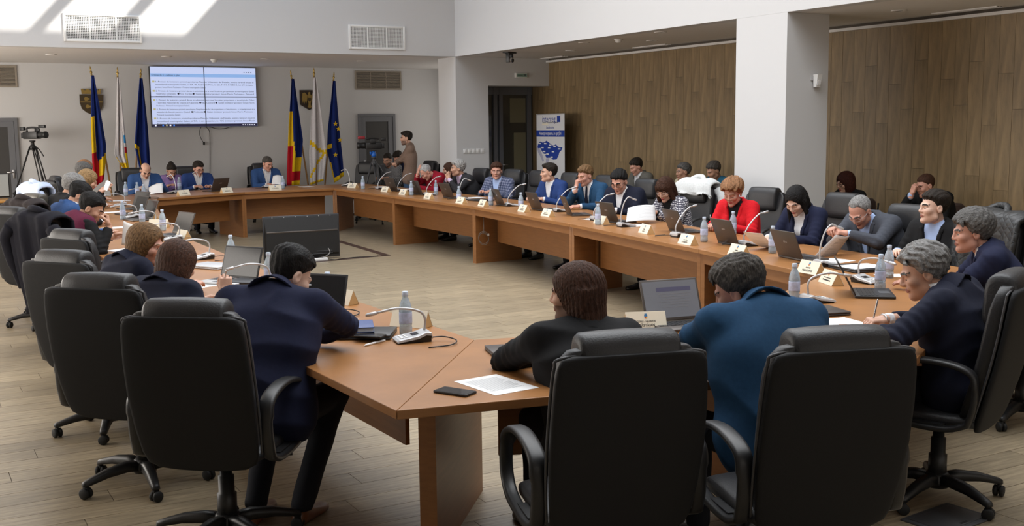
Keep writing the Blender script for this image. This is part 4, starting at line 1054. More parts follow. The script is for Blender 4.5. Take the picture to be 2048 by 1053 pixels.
    if glasses:
        gm = M_PLAST if glasses == 'black' else M_SILVER; r = .0021 if glasses == 'black' else .0014; mb = MB(); tr = lambda p: hc + Rh @ (Vector(p) * hs)
        for s in (-1, 1):
            mb.tube([tr((s * .033 + .0225 * math.cos(a), .098 - .012 * abs(s * .033 + .0225 * math.cos(a)) / .05, -.004 + .0165 * math.sin(a))) for a in [2 * math.pi * q / 14 for q in range(14)]], r, 5, closed=True)
            mb.tube([tr((s * .055, .086, .002)), tr((s * .078, .04, .004)), tr((s * .080, -.01, .006))], r, 5)
        mb.tube([tr((-.011, .099, -.001)), tr((0, .103, .002)), tr((.011, .099, -.001))], r, 5); mb.build('glasses', gm, e)
    if chr_: visitor_chair((org.x, org.y), face, chr_)
    PEOPLE[key] = dict(e=e, org=org, fv=fv, rv=rv, hc=hc, arms=arms, Rh=Rh)
    return e
def tolocal(key_org, face, Pw):
    fv = Vector((math.cos(math.radians(face)), math.sin(math.radians(face)), 0)); rv = Vector((fv.y, -fv.x, 0)); d = Vector(Pw) - Vector((key_org[0], key_org[1], 0)); return Vector((d.dot(rv), d.dot(fv), Pw[2]))
def toworld(key, p):
    q = PEOPLE[key]; return q['org'] + q['rv'] * p[0] + q['fv'] * p[1] + Vector((0, 0, p[2]))
# ------------------------------------------------------------------ who sits where
GP = 'people around the tables'
B_ = 'black leather office chair '
# chairs on the left side, seen from behind
chair_top(372, 592, 52, B_ + 'nearest on the left, behind the man with brown shoes', key='c1', spin=.35)
chair_top(195, 542, 47, B_ + 'behind the woman with the brown bob', key='c2', spin=.1)
chair_top(124, 496, 36, B_ + 'seen side-on behind the woman with light brown hair', key='c3')
chair_top(140, 455, 28, B_ + 'behind the man in the burgundy vest', key='c4')
chair_top(78, 428, 30, B_ + 'with a dark coat draped over its back', key='c5', spin=.6)
chair_top(18, 411, 30, B_ + 'at the left edge, outside the row', key='c6')
chair_top(50, 402, 26, B_ + 'with a brown jacket hung over its back', key='c7')
chair_top(66, 385, 22, 'taupe leather chair just behind the brown jacket chair', 't', key='c8')
chair_top(72, 369, 18, 'taupe leather chair with a pale blue jacket over it', 't', key='c9')
chair_top(92, 362, 12, 'taupe leather chair right of the pale blue jacket', 't', key='c10')
chair_top(109, 350, 5, B_ + 'farthest on the left side, below the tripod', key='c11')
# near row
chair_top(1255, 655, 74, B_ + 'nearest in the near row, behind the long-haired person', key='n1', spin=.2)
chair_top(1675, 648, 72, B_ + 'in the near row, behind the man in petrol blue', key='n2', spin=.5)
chair((4.20, 3.36), 112, B_ + 'at the near right, turned sideways with its arm loop showing', key='n3', spin=.15)
chair((5.75, 4.02), 125, B_ + 'cut by the right edge, behind the curly grey-haired man', key='n4')
# right row
for u, v, a, l, k in ((862, 321, 190, 'behind the man in the crimson sweater', 'q1'), (965, 336, 188, 'right of the man with clasped hands', 'q2'), (1030, 338, 196, 'behind the man in the plaid jacket', 'q3'), (1080, 341, 186, 'standing empty before the roll-up banner', 'q4'),
                     (1145, 345, 188, 'behind the man in bright blue looking left', 'q5'), (1215, 350, 186, 'behind the man with his hand on his cheek', 'q6'), (1297, 357, 186, 'behind the heavy man in black glasses', 'q7'), (1395, 363, 190, 'with a white jacket slung over it', 'q8'),
                     (1532, 374, 190, 'between the red blazer and the navy blazer', 'q9'), (1690, 385, 184, 'before the white column, right of the black-haired woman', 'q10'), (1822, 408, 180, 'right of the balding man reading papers', 'q11'), (1995, 428, 168, 'under the quilted coat at the right', 'q12')):
    chair_top(u, v, a, B_ + l, key=k, z=1.12)
# back row
chair_top(262, 337, 268, B_ + 'behind the bald man in blue', key='k1', z=1.11)
chair_top(370, 329, 270, B_ + 'behind the back-row man at the laptop', key='k2', z=1.15)
chair_top(521, 327, 272, B_ + 'behind the man in the centre of the back row', key='k3', z=1.11)
chair_top(735, 317, 225, B_ + 'under the man in the checked shirt', key='k4', z=1.18)
def cs(k): o = CHAIRS[k].location; return (o.x, o.y)
def fw(a, d): return Vector((math.cos(math.radians(a)) * d, math.sin(math.radians(a)) * d, 0))

# --- left side
person('L1', 'man in navy suit and brown shoes, nearest on the left, seen from behind', td(582, 552, 5.05), 50, lean=.34, look=12, pitch=32, col='navy', shirt='lblue', pants='dpants', shoe=M_SHOEB, hair=('side', 'black'), skin='pale', lod=2, group=GP, legs='tuck', b=1.0, sh=1.1,
       hunch=.85, hr=dict(p=(.02, .46, .79), pose='rest', hint=(1, .35, -.15), d=(-.9, .4, 0)), hl=dict(p=(-.06, .50, .785), pose='rest'))
person('L2', 'woman with a dark brown bob in navy, raising a pen', td(356, 530, 6.0), 40, lean=.20, look=38, pitch=24, fem=True, col='navy2', shirt='black', hair=('bob', 'brown'), skin='fair', lod=2, hunch=0.55, watch=(0, M_GOLD), group=GP, b=1.08,
       hr=dict(p=tuple(tolocal((td(356, 530, 6.0) - fw(40, .20))[:2], 40, td(452, 592, 5.75))), pose='pen', hint=(.7, -.3, -.9), d=(-.15, .25, 1), up=(.6, -.75, 0)), hl=dict(p=(-.06, .42, .80), pose='rest'))
person('L3', 'woman with light brown hair laughing towards her neighbour', td(294, 490, 6.75), 18, lean=.22, look=-38, pitch=14, fem=True, col='navy2', shirt='black', hair=('medium', 'lbrown'), skin='rosy', lod=2, hunch=0.6, group=GP, b=1.05)
o4 = (td(183, 418, 9.4) - fw(25, .24)); 
person('L4', 'man in burgundy vest over black shirt, chin on his hand', td(183, 418, 9.4), 25, lean=.24, look=-20, pitch=30, typ='vest', col='burg', shirt='bshirt', hair=('side', 'black'), skin='mid', lod=1, hunch=0.8, group=GP, b=1.1,
       hr=dict(p=tuple(tolocal(o4[:2], 25, td(218, 455, 9.25))), pose='fist', d=(-.35, .1, 1), up=(.3, .9, .2), hint=(.5, -.1, -.9)), hl=dict(p=tuple(tolocal(o4[:2], 25, td(240, 478, 9.3))), pose='pinch', d=(.5, .8, .2), up=(-.6, .2, .6)))
person('L5', 'dark-haired man in mid blue suit beside the burgundy vest', td(160, 392, 10.5), 20, lean=.22, look=-10, pitch=34, col='blue', shirt='white', hair=('short', 'black'), skin='mid', lod=1, hunch=0.5, group=GP)
person('L6', 'man with curly grey hair in a black jacket on the left', td(147, 376, 11.7), 18, lean=.2, look=5, pitch=30, col='black', shirt='white', hair=('curly', 'grey'), skin='mid', lod=0, hunch=0.5, group=GP)
o7 = td(176, 362, 13.0) - fw(10, .22)
person('L7', 'person with wavy blond hair holding up a white sheet', td(176, 362, 13.0), 10, lean=.22, look=-10, pitch=25, fem=True, col='black', shirt='black', hair=('medium', 'blond'), skin='fair', lod=0, group=GP,
       hr=dict(p=tuple(tolocal(o7[:2], 10, td(199, 386, 12.9))), pose='pinch', d=(.1, .9, .6)), hl=dict(p=tuple(tolocal(o7[:2], 10, td(204, 380, 13.0))), pose='pinch', d=(-.1, .8, .7)))
person('L8', 'grey-haired man partly hidden on the far left side', td(168, 346, 14.4), 5, lean=.2, look=-8, pitch=20, col='black', shirt='white', hair=('side', 'pepper'), skin='mid', lod=0, group=GP)
person('L9', 'woman with reddish brown hair farthest on the left side', td(171, 339, 15.7), 0, lean=.2, look=-8, pitch=15, fem=True, col='black', shirt='black', hair=('bob', 'ginger'), skin='fair', lod=0, group=GP)
# --- back row
pk = td(291, 342, 17.9)
person('K1', 'bald man in a blue suit reading a white sheet', pk, 268, lean=.18, look=274, pitch=38, col='blue', shirt='white', hair=('bald', 'dark'), skin='fair', lod=1, hunch=0.5, group=GP, b=1.12,
       hr=dict(p=(.13, .36, .83), pose='pinch', d=(.0, .8, .3)), hl=dict(p=(-.20, .36, .86), pose='pinch', d=(.35, .7, .4)))
person('KP', 'woman in a lilac top sitting behind the back row', td(343, 342, 19.4), 272, lean=.1, look=282, pitch=36, fem=True, typ='sweater', col='purple', shirt='purple', hair=('bun', 'dark'), skin='tan', lod=0, group='people behind the tables', chr_='brown low visitor chair behind the back row, under the woman in lilac', hz=.5)
person('K2', 'man with glasses in a royal blue suit at a back-row laptop', td(397, 338, 18.9), 270, lean=.16, look=286, pitch=22, col='royal', shirt='white', hair=('short', 'dark'), skin='rosy', glasses='black', lod=1, group=GP, b=1.18)
person('K3', 'man in a blue suit at the centre of the back row with papers', td(535, 328, 19.4), 272, lean=.18, look=292, pitch=22, col='blue', shirt='white', hair=('crop', 'dgrey'), skin='rosy', lod=1, group=GP, b=1.12,
       hr=dict(p=(.10, .40, .80), pose='rest'), hl=dict(p=(-.14, .38, .86), pose='pinch', d=(.2, .7, .5)))
# --- far right corner
pc = td(775, 320, 21.4)
person('RC', 'seated man in a checked shirt behind the tripod camera', pc, 215, lean=.14, look=215, pitch=22, typ='shirt', col='check', shirt='check', hair=('crop', 'dark'), skin='tan', lod=0, group='people behind the tables', beard=True)
pp = td(796, 316, 22.0)
person('RP', 'man in dark blue looking down at a phone by the door', pp, 205, lean=.12, look=205, pitch=38, typ='sweater', col='navy', shirt='navy', hair=('short', 'dark'), skin='rosy', lod=0, group='people behind the tables', chr_='brown low visitor chair by the door, under the man with the phone',
       hr=dict(p=(.03, .36, .86), pose='grip', d=(-.3, .8, .4)), hl=dict(p=(-.08, .30, .84), pose='grip', d=(.3, .8, .4)))
ps = td(812, 277, 20.1)
person('RS', 'standing man in a taupe turtleneck with folded arms', ps, 158, lean=.03, look=158, pitch=4, typ='turtle', col='taupe', shirt='taupe', pants='jeans', hair=('quiff', 'dark'), skin='fair', lod=1, legs='stand', hz=.82, beard=True, group='people behind the tables',
       hr=dict(p=(-.13, .25, 1.10), pose='fist', hint=(.8, .0, -.6), d=(-.9, .2, .2)), hl=dict(p=(.12, .25, 1.06), pose='fist', hint=(-.8, 0, -.6), d=(.9, .1, .2)))
person('RW', 'woman with long brown hair mostly hidden behind the man with clasped hands', td(898, 341, 18.3), 190, lean=.1, look=160, pitch=5, fem=True, typ='blouse', col='black', shirt='black', hair=('long', 'brown'), skin='fair', lod=0, group='people behind the tables', chr_='brown low visitor chair behind the man with clasped hands')
# --- right side
o2 = td(852, 345, 18.1) - fw(185, .28)
person('R2', 'white-haired man in a crimson sweater holding his forehead', td(852, 345, 18.1), 185, lean=.28, look=172, pitch=48, typ='sweater', col='crimson', shirt='lblue', hair=('recede', 'white'), skin='rosy', lod=1, hunch=0.9, group=GP, b=1.15,
       hr=dict(p=(.07, .40, 1.0), pose='flat', d=(-.25, -.15, 1), up=(.2, 1, .1), hint=(.6, .2, -.9)), hl=dict(p=(-.05, .46, .79), pose='rest'))
person('R3', 'grey-haired man in a dark suit resting his chin on clasped hands', td(915, 337, 17.2), 182, lean=.24, look=160, pitch=4, col='char', shirt='lilac', hair=('wavy', 'white'), skin='mid', lod=1, group=GP, b=1.12,
       hr=dict(p=(.05, .40, .97), pose='fist', d=(-.4, .2, .8), up=(.3, .8, .2), hint=(.6, .2, -.9)), hl=dict(p=(-.03, .41, .96), pose='fist', d=(.4, .2, .8), up=(-.3, .8, .2), hint=(-.6, .2, -.9)))
person('R4', 'man with thin glasses in a plaid blue jacket facing the camera', td(993, 343, 16.4), 205, lean=.10, look=236, pitch=4, col='plaid', shirt='lblue', hair=('side', 'brown'), skin='rosy', glasses='metal', lod=1, group=GP, b=1.1)
person('R5', 'dark-haired man in a bright blue suit turned to the left', td(1097, 346, 14.8), 192, lean=.12, look=160, pitch=0, col='royal', shirt='white', hair=('quiff', 'dark'), skin='fair', lod=1, group=GP)
person('R6', 'fair-haired man in dark blue leaning his cheek on his hand', td(1170, 352, 13.6), 192, lean=.20, look=190, pitch=16, col='petrol', shirt='white', hair=('short', 'lbrown'), skin='rosy', lod=1, hunch=0.4, watch=(0, M_CHROME), group=GP, b=1.1, tie='navy2',
       hr=dict(p=(.03, .33, 1.0), pose='fist', d=(-.1, -.1, 1), up=(.3, .9, 0), hint=(.5, .3, -.9)), hl=dict(p=(-.16, .45, .79), pose='rest'))
person('R7', 'heavy man with black hair and dark-rimmed glasses', td(1238, 364, 12.8), 194, lean=.14, look=208, pitch=26, col='navy2', shirt='white', hair=('short', 'black'), skin='rosy', glasses='black', lod=1, hunch=0.4, group=GP, b=1.32, hs=1.08)
o8 = td(1330, 380, 11.8) - fw(188, .18)
person('R8', 'dark-haired woman in a black and white patterned jacket reading', td(1330, 380, 11.8), 188, lean=.18, look=200, pitch=30, fem=True, col='pattern', shirt='black', hair=('layered', 'brown'), skin='fair', glasses='metal', lod=1, group=GP,
       hr=dict(p=(.10, .40, .84), pose='pinch', d=(-.1, .8, .3)), hl=dict(p=(-.10, .40, .84), pose='pinch', d=(.1, .8, .35)))
person('R9', 'woman with short coppery blond hair in a red blazer', td(1465, 386, 10.6), 196, lean=.14, look=206, pitch=24, fem=True, col='red', shirt='black', hair=('pouf', 'ginger'), skin='rosy', lod=1, hunch=0.35, group=GP, b=1.1,
       hr=dict(p=(.10, .36, .80), pose='pen', d=(-.5, .7, .1)), hl=dict(p=(-.14, .38, .79), pose='rest', d=(.8, .4, 0)))
person('R10', 'woman with long straight black hair in a navy blazer', td(1592, 402, 9.5), 188, lean=.18, look=196, pitch=36, fem=True, col='navy', shirt='white', hair=('black_long', 'black'), skin='pale', lod=1, hunch=0.5, watch=(1, M_GOLD), group=GP, hr=dict(p=(.10, .42, .79), pose='rest'), hl=dict(p=(-.10, .42, .79), pose='rest', d=(.6, .7, 0)))
o11 = td(1720, 424, 8.8) - fw(182, .22)
person('R11', 'balding man with glasses in a slate grey jacket reading papers', td(1720, 424, 8.8), 182, lean=.22, look=186, pitch=42, col='grey', shirt='lblue', hair=('recede', 'grey'), skin='rosy', glasses='metal', lod=1, hunch=0.8, group=GP, b=1.15,
       hr=dict(p=(.04, .44, .92), pose='grip', d=(-.2, .8, .2), hint=(.6, 0, -.8)), hl=dict(p=(-.06, .42, .90), pose='grip', d=(.3, .8, .2), hint=(-.9, 0, -.5)))
person('R12', 'young dark-haired man in a black suit and light blue shirt', td(1866, 416, 8.25), 185, lean=.08, look=160, pitch=-2, col='black', shirt='lblue', hair=('side', 'dark'), skin='pale', lod=1, group=GP)
person('R13', 'curly grey-haired man in navy at the right edge', td(1942, 465, 6.6), 132, lean=.22, look=143, pitch=6, col='navy', shirt='white', hair=('curly', 'pepper'), skin='rosy', lod=2, hunch=0.55, group=GP, b=1.2, sh=1.08,
       hr=dict(p=(.16, .48, .79), pose='rest'), hl=dict(p=(-.10, .52, .80), pose='flat'))
o14 = td(1845, 545, 5.15) - fw(112, .20)
person('R14', 'wavy grey-haired man in dark navy writing at the near right', td(1845, 545, 5.15), 112, lean=.20, look=138, pitch=20, col='navy2', shirt='white', hair=('wavy', 'grey'), skin='fair', lod=2, hunch=0.8, watch=(0, M_CHROME), group=GP, b=1.18, sh=1.08,
       hr=dict(p=tuple(tolocal(o14[:2], 112, tz(1775, 640, .83))), pose='pen', d=(-.75, .55, .0), up=(.2, -.3, 1), hint=(.9, 0, -.5)), hl=dict(p=tuple(tolocal(o14[:2], 112, tz(1722, 668, .80))), pose='rest', d=(.05, .9, .1), up=(-.5, 0, .8), hint=(-.9, 0, -.4)))
person('R15', 'tousle-haired man in a petrol blue jacket leaning left', td(1476, 580, 4.5), 78, lean=.30, look=118, pitch=24, roll=-8, col='petrol', shirt='white', hair=('messy', 'dgrey'), skin='rosy', lod=2, hunch=1.0, group=GP, b=1.15, sh=1.1,
       hr=dict(p=(.22, .50, .785), pose='rest', d=(-.8, .6, 0), hint=(.9, 0, -.3)), hl=dict(p=(-.10, .56, .785), pose='rest', hint=(-.9, 0, -.3)))
person('R16', 'person with long dark brown hair in a black jacket', td(1150, 588, 4.55), 78, lean=.24, look=128, pitch=4, col='black', shirt='white', hair=('long', 'brown'), skin='fair', lod=2, group=GP, sh=1.08, beard=True,
       hunch=.12, hl=dict(p=(-.02, .44, .785), pose='rest', d=(.9, .4, 0), hint=(-1, .2, -.2)), hr=dict(p=(.05, .52, .785), pose='rest', d=(-.7, .7, 0)))
# --- audience along the wood wall
GW = 'people along the wood wall'
W_ = 'brown low-backed chair against the wood wall under the '
person('W1', 'man in a warm grey jacket seated against the wood wall', tx(1272, 334, 10.0), 182, lean=.1, look=172, pitch=26, col='mgrey', shirt='white', hair=('short', 'dark'), skin='rosy', lod=0, group=GW, chr_=W_ + 'man in grey')
person('W2', 'man in a cream shirt behind the white jacket', tx(1366, 344, 10.0), 182, lean=.1, look=165, pitch=6, typ='shirt', col='cream', shirt='cream', hair=('short', 'pepper'), skin='tan', lod=0, group=GW, chr_=W_ + 'man in cream')
person('W3', 'man in a teal shirt seated left of the white column', tx(1427, 342, 10.0), 182, lean=.1, look=175, pitch=26, typ='shirt', col='teal', shirt='teal', hair=('short', 'dgrey'), skin='tan', lod=0, group=GW, chr_=W_ + 'man in teal')
person('W4', 'woman with dark red hair and black glasses by the column', tx(1690, 366, 10.0), 182, lean=.1, look=168, pitch=14, fem=True, col='black', shirt='white', hair=('bob', 'rust'), skin='fair', glasses='black', lod=0, group=GW, chr_=W_ + 'woman with red hair')
ow = tx(1850, 372, 10.0) - fw(185, .25)
person('W5', 'man in a black jacket with a hand at his mouth by the wood wall', tx(1850, 372, 10.0), 185, lean=.25, look=165, pitch=16, col='black', shirt='lblue', hair=('crop', 'brown'), skin='rosy', lod=0, hunch=0.6, group=GW, chr_=W_ + 'man with a hand at his mouth', hr=dict(p=(.06, .40, .98), pose='fist', d=(-.3, .0, .9), up=(.2, .9, .1), hint=(.6, .3, -.9)))
# ------------------------------------------------------------------ things on the tables
def inward(p):
    """facing (deg) of someone sitting at the table nearest to p: the inward normal of the nearest section"""
    best = None
    for i in range(NT):
        j = (i + 1) % NT; a = (V2(TIN[i]) + V2(TOUT[i])) / 2; b = (V2(TIN[j]) + V2(TOUT[j])) / 2; q = Vector((p[0], p[1]))
        t = max(0, min(1, (q - a).dot(b - a) / (b - a).length_squared)); d = (a + (b - a) * t - q).length
        if best is None or d < best[0]:
            n = (V2(TIN[i]) + V2(TIN[j]) - V2(TOUT[i]) - V2(TOUT[j])).normalized(); e = (V2(TIN[j]) - V2(TIN[i])).normalized(); n = (n - e * n.dot(e)).normalized(); best = (d, math.degrees(math.atan2(n.y, n.x)))
    return best[1]
RZ = lambda a: math.radians(a - 90)
# laptops: user on -Y, hinge on +Y
def laptop_meshes(tag, mbody, mlid, tilt):
    R = {}
    mb = MB(); mb.cbox((0, 0, .009), (.335, .23, .015), .004); R['base'] = mb.mesh('laptop_base' + tag, mbody)
    mb = MB()
    for r in range(5):
        for k in range(13): mb.box((-.141 + k * .0235, .075 - r * .0215, .0175), (.020, .018, .002))
    R['keys'] = mb.mesh('keyboard' + tag, M_LAPB)
    R['pad'] = MB().box((0, -.066, .0168), (.10, .062, .001)).mesh('touchpad' + tag, M_DGREY)
    Rm = Matrix.Rotation(-math.radians(tilt), 3, 'X'); up = Rm @ Vector((0, 0, 1)); hin = Vector((0, .112, .018))
    R['lid'] = MB().cbox(hin + up * .11, (.335, .008, .222), .0035, R=Rm).mesh('lid' + tag, mlid)
    R['screen'] = MB().box(hin + up * .112 + Rm @ Vector((0, -.0048, 0)), (.312, .0012, .195), R=Rm).mesh('screen' + tag, M_SCREENOFF)
    R['logo'] = (hin + up * .13 + Rm @ Vector((0, .0045, 0)), Rm); return R
LAP = {('t', 22): laptop_meshes('_t', M_LAPT, M_LAPT, 22), ('k', 28): laptop_meshes('_k', M_LAPB, M_LAPB, 28), ('s', 18): laptop_meshes('_s', M_SILVER, M_LAPB, 18)}
M_LOGO = mat('pale_logo', (0.45, 0.42, 0.40), 0.4)
_logo = None
def laptop(pos, ang, label, kind=('t', 22), logo=True, lit=None):
    global _logo
    R = LAP[kind]; e = empty('laptop', (pos[0], pos[1], ZT + .0005), RZ(ang), label, 'laptop', 'laptops on the tables')
    b = link('base', R['base'], e); link('keyboard', R['keys'], b); link('touchpad', R['pad'], b)
    l = link('lid', R['lid'], e); s = link('screen', R['screen'], l)
    if lit: s.data = s.data.copy(); s.data.materials[0] = lit
    if logo:
        p, Rm = R['logo']; m = Rm @ Matrix(((-1, 0, 0), (0, 0, 1), (0, 1, 0)))
        if _logo is None: t = _logo = text('logo', 'ASUS', .022, M_LOGO, l, p, m.to_euler())
        else: t = link('logo', _logo.data, l, p, m.to_euler())
    return e
for u, v, da, l in ((787, 383, 6, 'taupe laptop beside the standing man'), (836, 390, 6, 'taupe laptop before the man in the crimson sweater'), (899, 397, 2, 'taupe laptop before the man with clasped hands'), (1003, 412, -4, 'taupe laptop before the man in the plaid jacket'),
                    (1076, 421, 0, 'taupe laptop before the man in bright blue'), (1141, 431, -14, 'taupe laptop turned askew before the man leaning on his hand'), (1222, 446, 8, 'taupe laptop before the heavy man in black glasses'), (1356, 465, -2, 'taupe laptop before the dark-haired reading woman'), (1459, 490, 2, 'taupe laptop before the woman in red'),
                    (1584, 519, 0, 'taupe laptop before the woman with long black hair'), (437, 383, 2, 'taupe laptop before the back-row man in royal blue')):
    p = tz(u, v, ZT); a = inward(p) + da; f = fw(a, 1); laptop(p - f * .10, a, l)
M_SCR = mat('dim_screen_page', (0.10, 0.10, 0.11), .2, emit=((0.20, 0.21, 0.24), .28)); M_SCRB = mat('dim_screen_band', (0.05, 0.05, 0.08), .3, emit=((0.10, 0.09, 0.16), .3))
p = tz(1745, 590, ZT); laptop(p, 138, 'open black laptop under the hand at the near right', ('k', 28), False)
p = tz(1370, 655, ZT); e = laptop(p + fw(78, .0), 80, 'open laptop with a lit document before the man in petrol blue', ('t', 22), False, M_SCR)
for ch in e.children:
    if ch.name.startswith('lid'):
        Rm = Matrix.Rotation(-math.radians(22), 3, 'X'); up_ = Rm @ Vector((0, 0, 1)); q = Vector((0, .112, .018)) + Rm @ Vector((0, -.0058, 0))
        MB().box(q + up_ * .165 + Vector((.02, 0, 0)), (.20, .0006, .022), R=Rm).build('page_band', M_SCRB, ch)
        mb = MB()
        for k in range(6): mb.box(q + up_ * (.14 - k * .014) + Vector((.015, 0, 0)), (.18 - .02 * (k % 3), .0005, .0022), R=Rm)
        mb.build('page_lines', M_GREYINK, ch)
p = tz(612, 640, ZT); laptop(p, 40, 'open dark laptop before the nearest man on the left', ('s', 18), False)
p = tz(455, 566, ZT); laptop(p, 32, 'silver laptop open before the woman with the brown bob', ('s', 18), False)
for u, v, a, l in ((262, 419, 20, 'farthest open laptop on the left side'), (258, 430, 12, 'middle one of three open laptops beside the white microphones on the left'), (276, 441, 8, 'nearest of three open laptops beside the white microphones on the left'), (340, 473, 15, 'small open laptop before the woman with light brown hair')):
    p = tz(u, v, ZT); laptop(p, a, l, ('t', 22), False)
# closed laptops and folders
def slab(name, pos, ang, size, m, label, cat, z0=ZT, ch=.004, extra=None):
    e = empty(name, (pos[0], pos[1], z0 + .0006), RZ(ang), label, cat)
    MB().cbox((0, 0, size[2] * .28), (size[0], size[1], size[2] * .5), min(ch, size[2] * .2)).build('base' if cat == 'laptop' else 'back_cover', m, e)
    MB().cbox((0, 0, size[2] * .78), (size[0], size[1], size[2] * .44), min(ch, size[2] * .2)).build('lid' if cat == 'laptop' else 'front_cover', m, e)
    if extra: extra(e)
    return e
slab('closed_laptop', tz(720, 672, ZT), 58, (.34, .24, .024), M_LAPB, 'closed black laptop under the blue notebook', 'laptop')
slab('closed_laptop', tz(1050, 705, ZT), 75, (.33, .23, .02), M_LAPT, 'closed grey laptop beside the elbow of the long-haired person', 'laptop')
slab('closed_laptop', tz(425, 535, ZT), 30, (.33, .23, .022), M_SILVER, 'closed silver laptop behind the raised hand', 'laptop')
slab('closed_laptop', tz(510, 567, ZT), 42, (.34, .24, .022), M_DGREY, 'closed grey laptop beside the silver microphone console', 'laptop')
slab('closed_laptop', tz(1625, 628, ZT), 75, (.33, .23, .022), M_LAPT, 'closed grey laptop beside the petrol blue sleeve', 'laptop')
slab('closed_laptop', tz(1712, 540, ZT), 168, (.33, .24, .024), M_LAPB, 'closed black laptop under papers before the balding man', 'laptop')
slab('closed_laptop', tz(962, 402, ZT), 190, (.33, .23, .02), M_LAPB, 'closed black laptop before the empty place at the plaid man', 'laptop')
# notebook, phones, pens
M_NAVYB = mat('navy_book_cover', (0.045, 0.075, 0.21), .5)
def nb_extra(e):
    MB().box((0, .002, .0), (.002, .002, .002)).build('stitch', M_NAVYB, e)
e = empty('notebook', tuple(tz(716, 659, ZT + .026)[:2]) + (ZT + .0255,), RZ(70), 'dark blue hardback notebook on a closed black laptop', 'notebook')
MB().cbox((0, 0, .003), (.155, .215, .005), .0015).build('back_cover', M_NAVYB, e); MB().box((0, -.002, .014), (.145, .203, .017)).build('pages', M_PAPER, e); MB().cbox((0, 0, .0255), (.155, .215, .005), .0015).build('front_cover', M_NAVYB, e)
MB().box((-.0785, 0, .0142), (.003, .21, .026)).build('spine', M_NAVYB, e); MB().tube([(-.05, -.10, .012), (-.052, -.125, .008), (-.056, -.14, .004)], .0018, 6).build('ribbon', mat('red_ribbon', (.35, .01, .01), .6), e)
def phone(pos, ang, label, z0=ZT, size=(.074, .150, .0085)):
    e = empty('smartphone', (pos[0], pos[1], z0 + .0005), RZ(ang), label, 'phone')
    MB().cbox((0, 0, size[2] / 2), size, .0035, seg=3).build('case', M_PLAST, e); MB().box((0, 0, size[2] + .0003), (size[0] - .007, size[1] - .007, .0008)).build('screen', mat('phone_glass', (.02, .02, .022), .05), e)
    MB().box((0, size[1] * .42, size[2] + .0008), (.014, .003, .0004)).build('earpiece', M_INK, e); return e
phone(tz(910, 787, ZT), 118, 'black smartphone lying on the near table beside the printed sheet', size=(.078, .155, .010))
phone(tz(739, 673, ZT + .026), 132, 'smartphone on the closed laptop beside the blue notebook', ZT + .0245)
def pen(p, q, label, m, r=.0045):
    d = q - p; L = d.length; e = empty('pen', p, 0, label, 'pen'); e.rotation_euler = d.to_track_quat('Z', 'Y').to_euler()
    MB().lathe([(0, 0), (.0012, .002), (r, .014), (r, L * .93), (r * .7, L), (0, L)], 10).build('barrel', m, e); MB().box((r + .001, 0, L * .82), (.0015, .003, L * .25)).build('clip', M_CHROME, e); MB().lathe([(r * 1.05, L * .55), (r * 1.05, L * .57)], 10).build('ring', M_CHROME, e)
pen(tz(728, 692, ZT + .005), tz(770, 681, ZT + .005), 'white pen lying beside the closed laptop', M_WHITEP, .0055)
for key, lab in (('L2', 'pen held up by the woman with the brown bob'), ('R9', 'pen in the hand of the woman in red'), ('R14', 'pen in the hand of the wavy grey-haired man')):
    side, S, E_, W, sp = PEOPLE[key]['arms'][0]; Wv, dr, upv = sp['_w']; a = toworld(key, Wv + dr * .085 + upv * -.045); b = toworld(key, Wv + dr * .06 + upv * .035 + Vector((0, 0, .07))); pen(a, b, lab, M_CHROME if key != 'L2' else M_WHITEP, .004)

# paper sheets
def sheet(pos, ang, label, n=1, z0=ZT, size=(.21, .297), printed=False, curl=0.0):
    e = empty('paper_sheet', (pos[0], pos[1], z0 + .0006), RZ(ang), label, 'paper'); mb = MB(); w, h = size; k = 8; vs = []; fs = []
    for j in range(k + 1):
        y = -h / 2 + h * j / k; z = curl * (j / k) ** 2 * h
        for x in (-w / 2, w / 2): vs.append((x, y, z))
    m = len(vs); t = .0006 * n; vs += [(a, b, c + t) for a, b, c in vs]
    for j in range(k): a = 2 * j; fs += [(a, a + 1, a + 3, a + 2), (m + a, m + a + 2, m + a + 3, m + a + 1), (a, a + 2, m + a + 2, m + a), (a + 1, m + a + 1, m + a + 3, a + 3)]
    fs += [(0, m, m + 1, 1), (m - 2, m - 1, 2 * m - 1, 2 * m - 2)]; mb.add(vs, fs); mb.build('page', M_PAPER, e)
    if printed:
        mb = MB()
        for j in range(22): mb.box((rnd.uniform(-.006, .0) , h * .36 - j * h * .031, t + .0003), (w * .74 - (rnd.uniform(0, .06) if j % 5 == 4 else 0), .0013, .0003))
        o = mb.build('printed_lines', M_GREYINK, e)
    return e
sheet(tz(992, 770, ZT), 96, 'printed white sheet on the near table under the elbow', printed=True)
sheet(tz(665, 648, ZT), 55, 'white sheet in a clear sleeve behind the blue notebook', printed=True)
sheet(tz(1690, 648, ZT), 80, 'white sheets before the hands of the writing man', 3)
sheet(tz(640, 643, ZT), 40, 'white sheet under the microphone console on the left', 2)
sheet(tz(418, 569, ZT), 25, 'white sheet beside the silver open laptop', 1, printed=True)
sheet(tz(482, 612, ZT), 60, 'white sheets by the sleeve of the woman with the brown bob', 2)
sheet(tz(252, 500, ZT), 30, 'white sheet before the woman with light brown hair', 1)
sheet(tz(232, 456, ZT), 10, 'white sheet before the man in the burgundy vest', 2)
sheet(tz(225, 425, ZT), 5, 'white sheets before the curly grey-haired man on the left', 2)
sheet(tz(238, 402, ZT), 0, 'white sheets at the far end of the left side', 2)
sheet(tz(1530, 500, ZT), 185, 'curled white sheets between the two women in blazers', 3, curl=.5)
sheet(tz(1480, 487, ZT), 200, 'white sheet behind the laptop of the woman in red', 1)
sheet(tz(1665, 523, ZT), 190, 'white sheet flat before the balding man', 2)
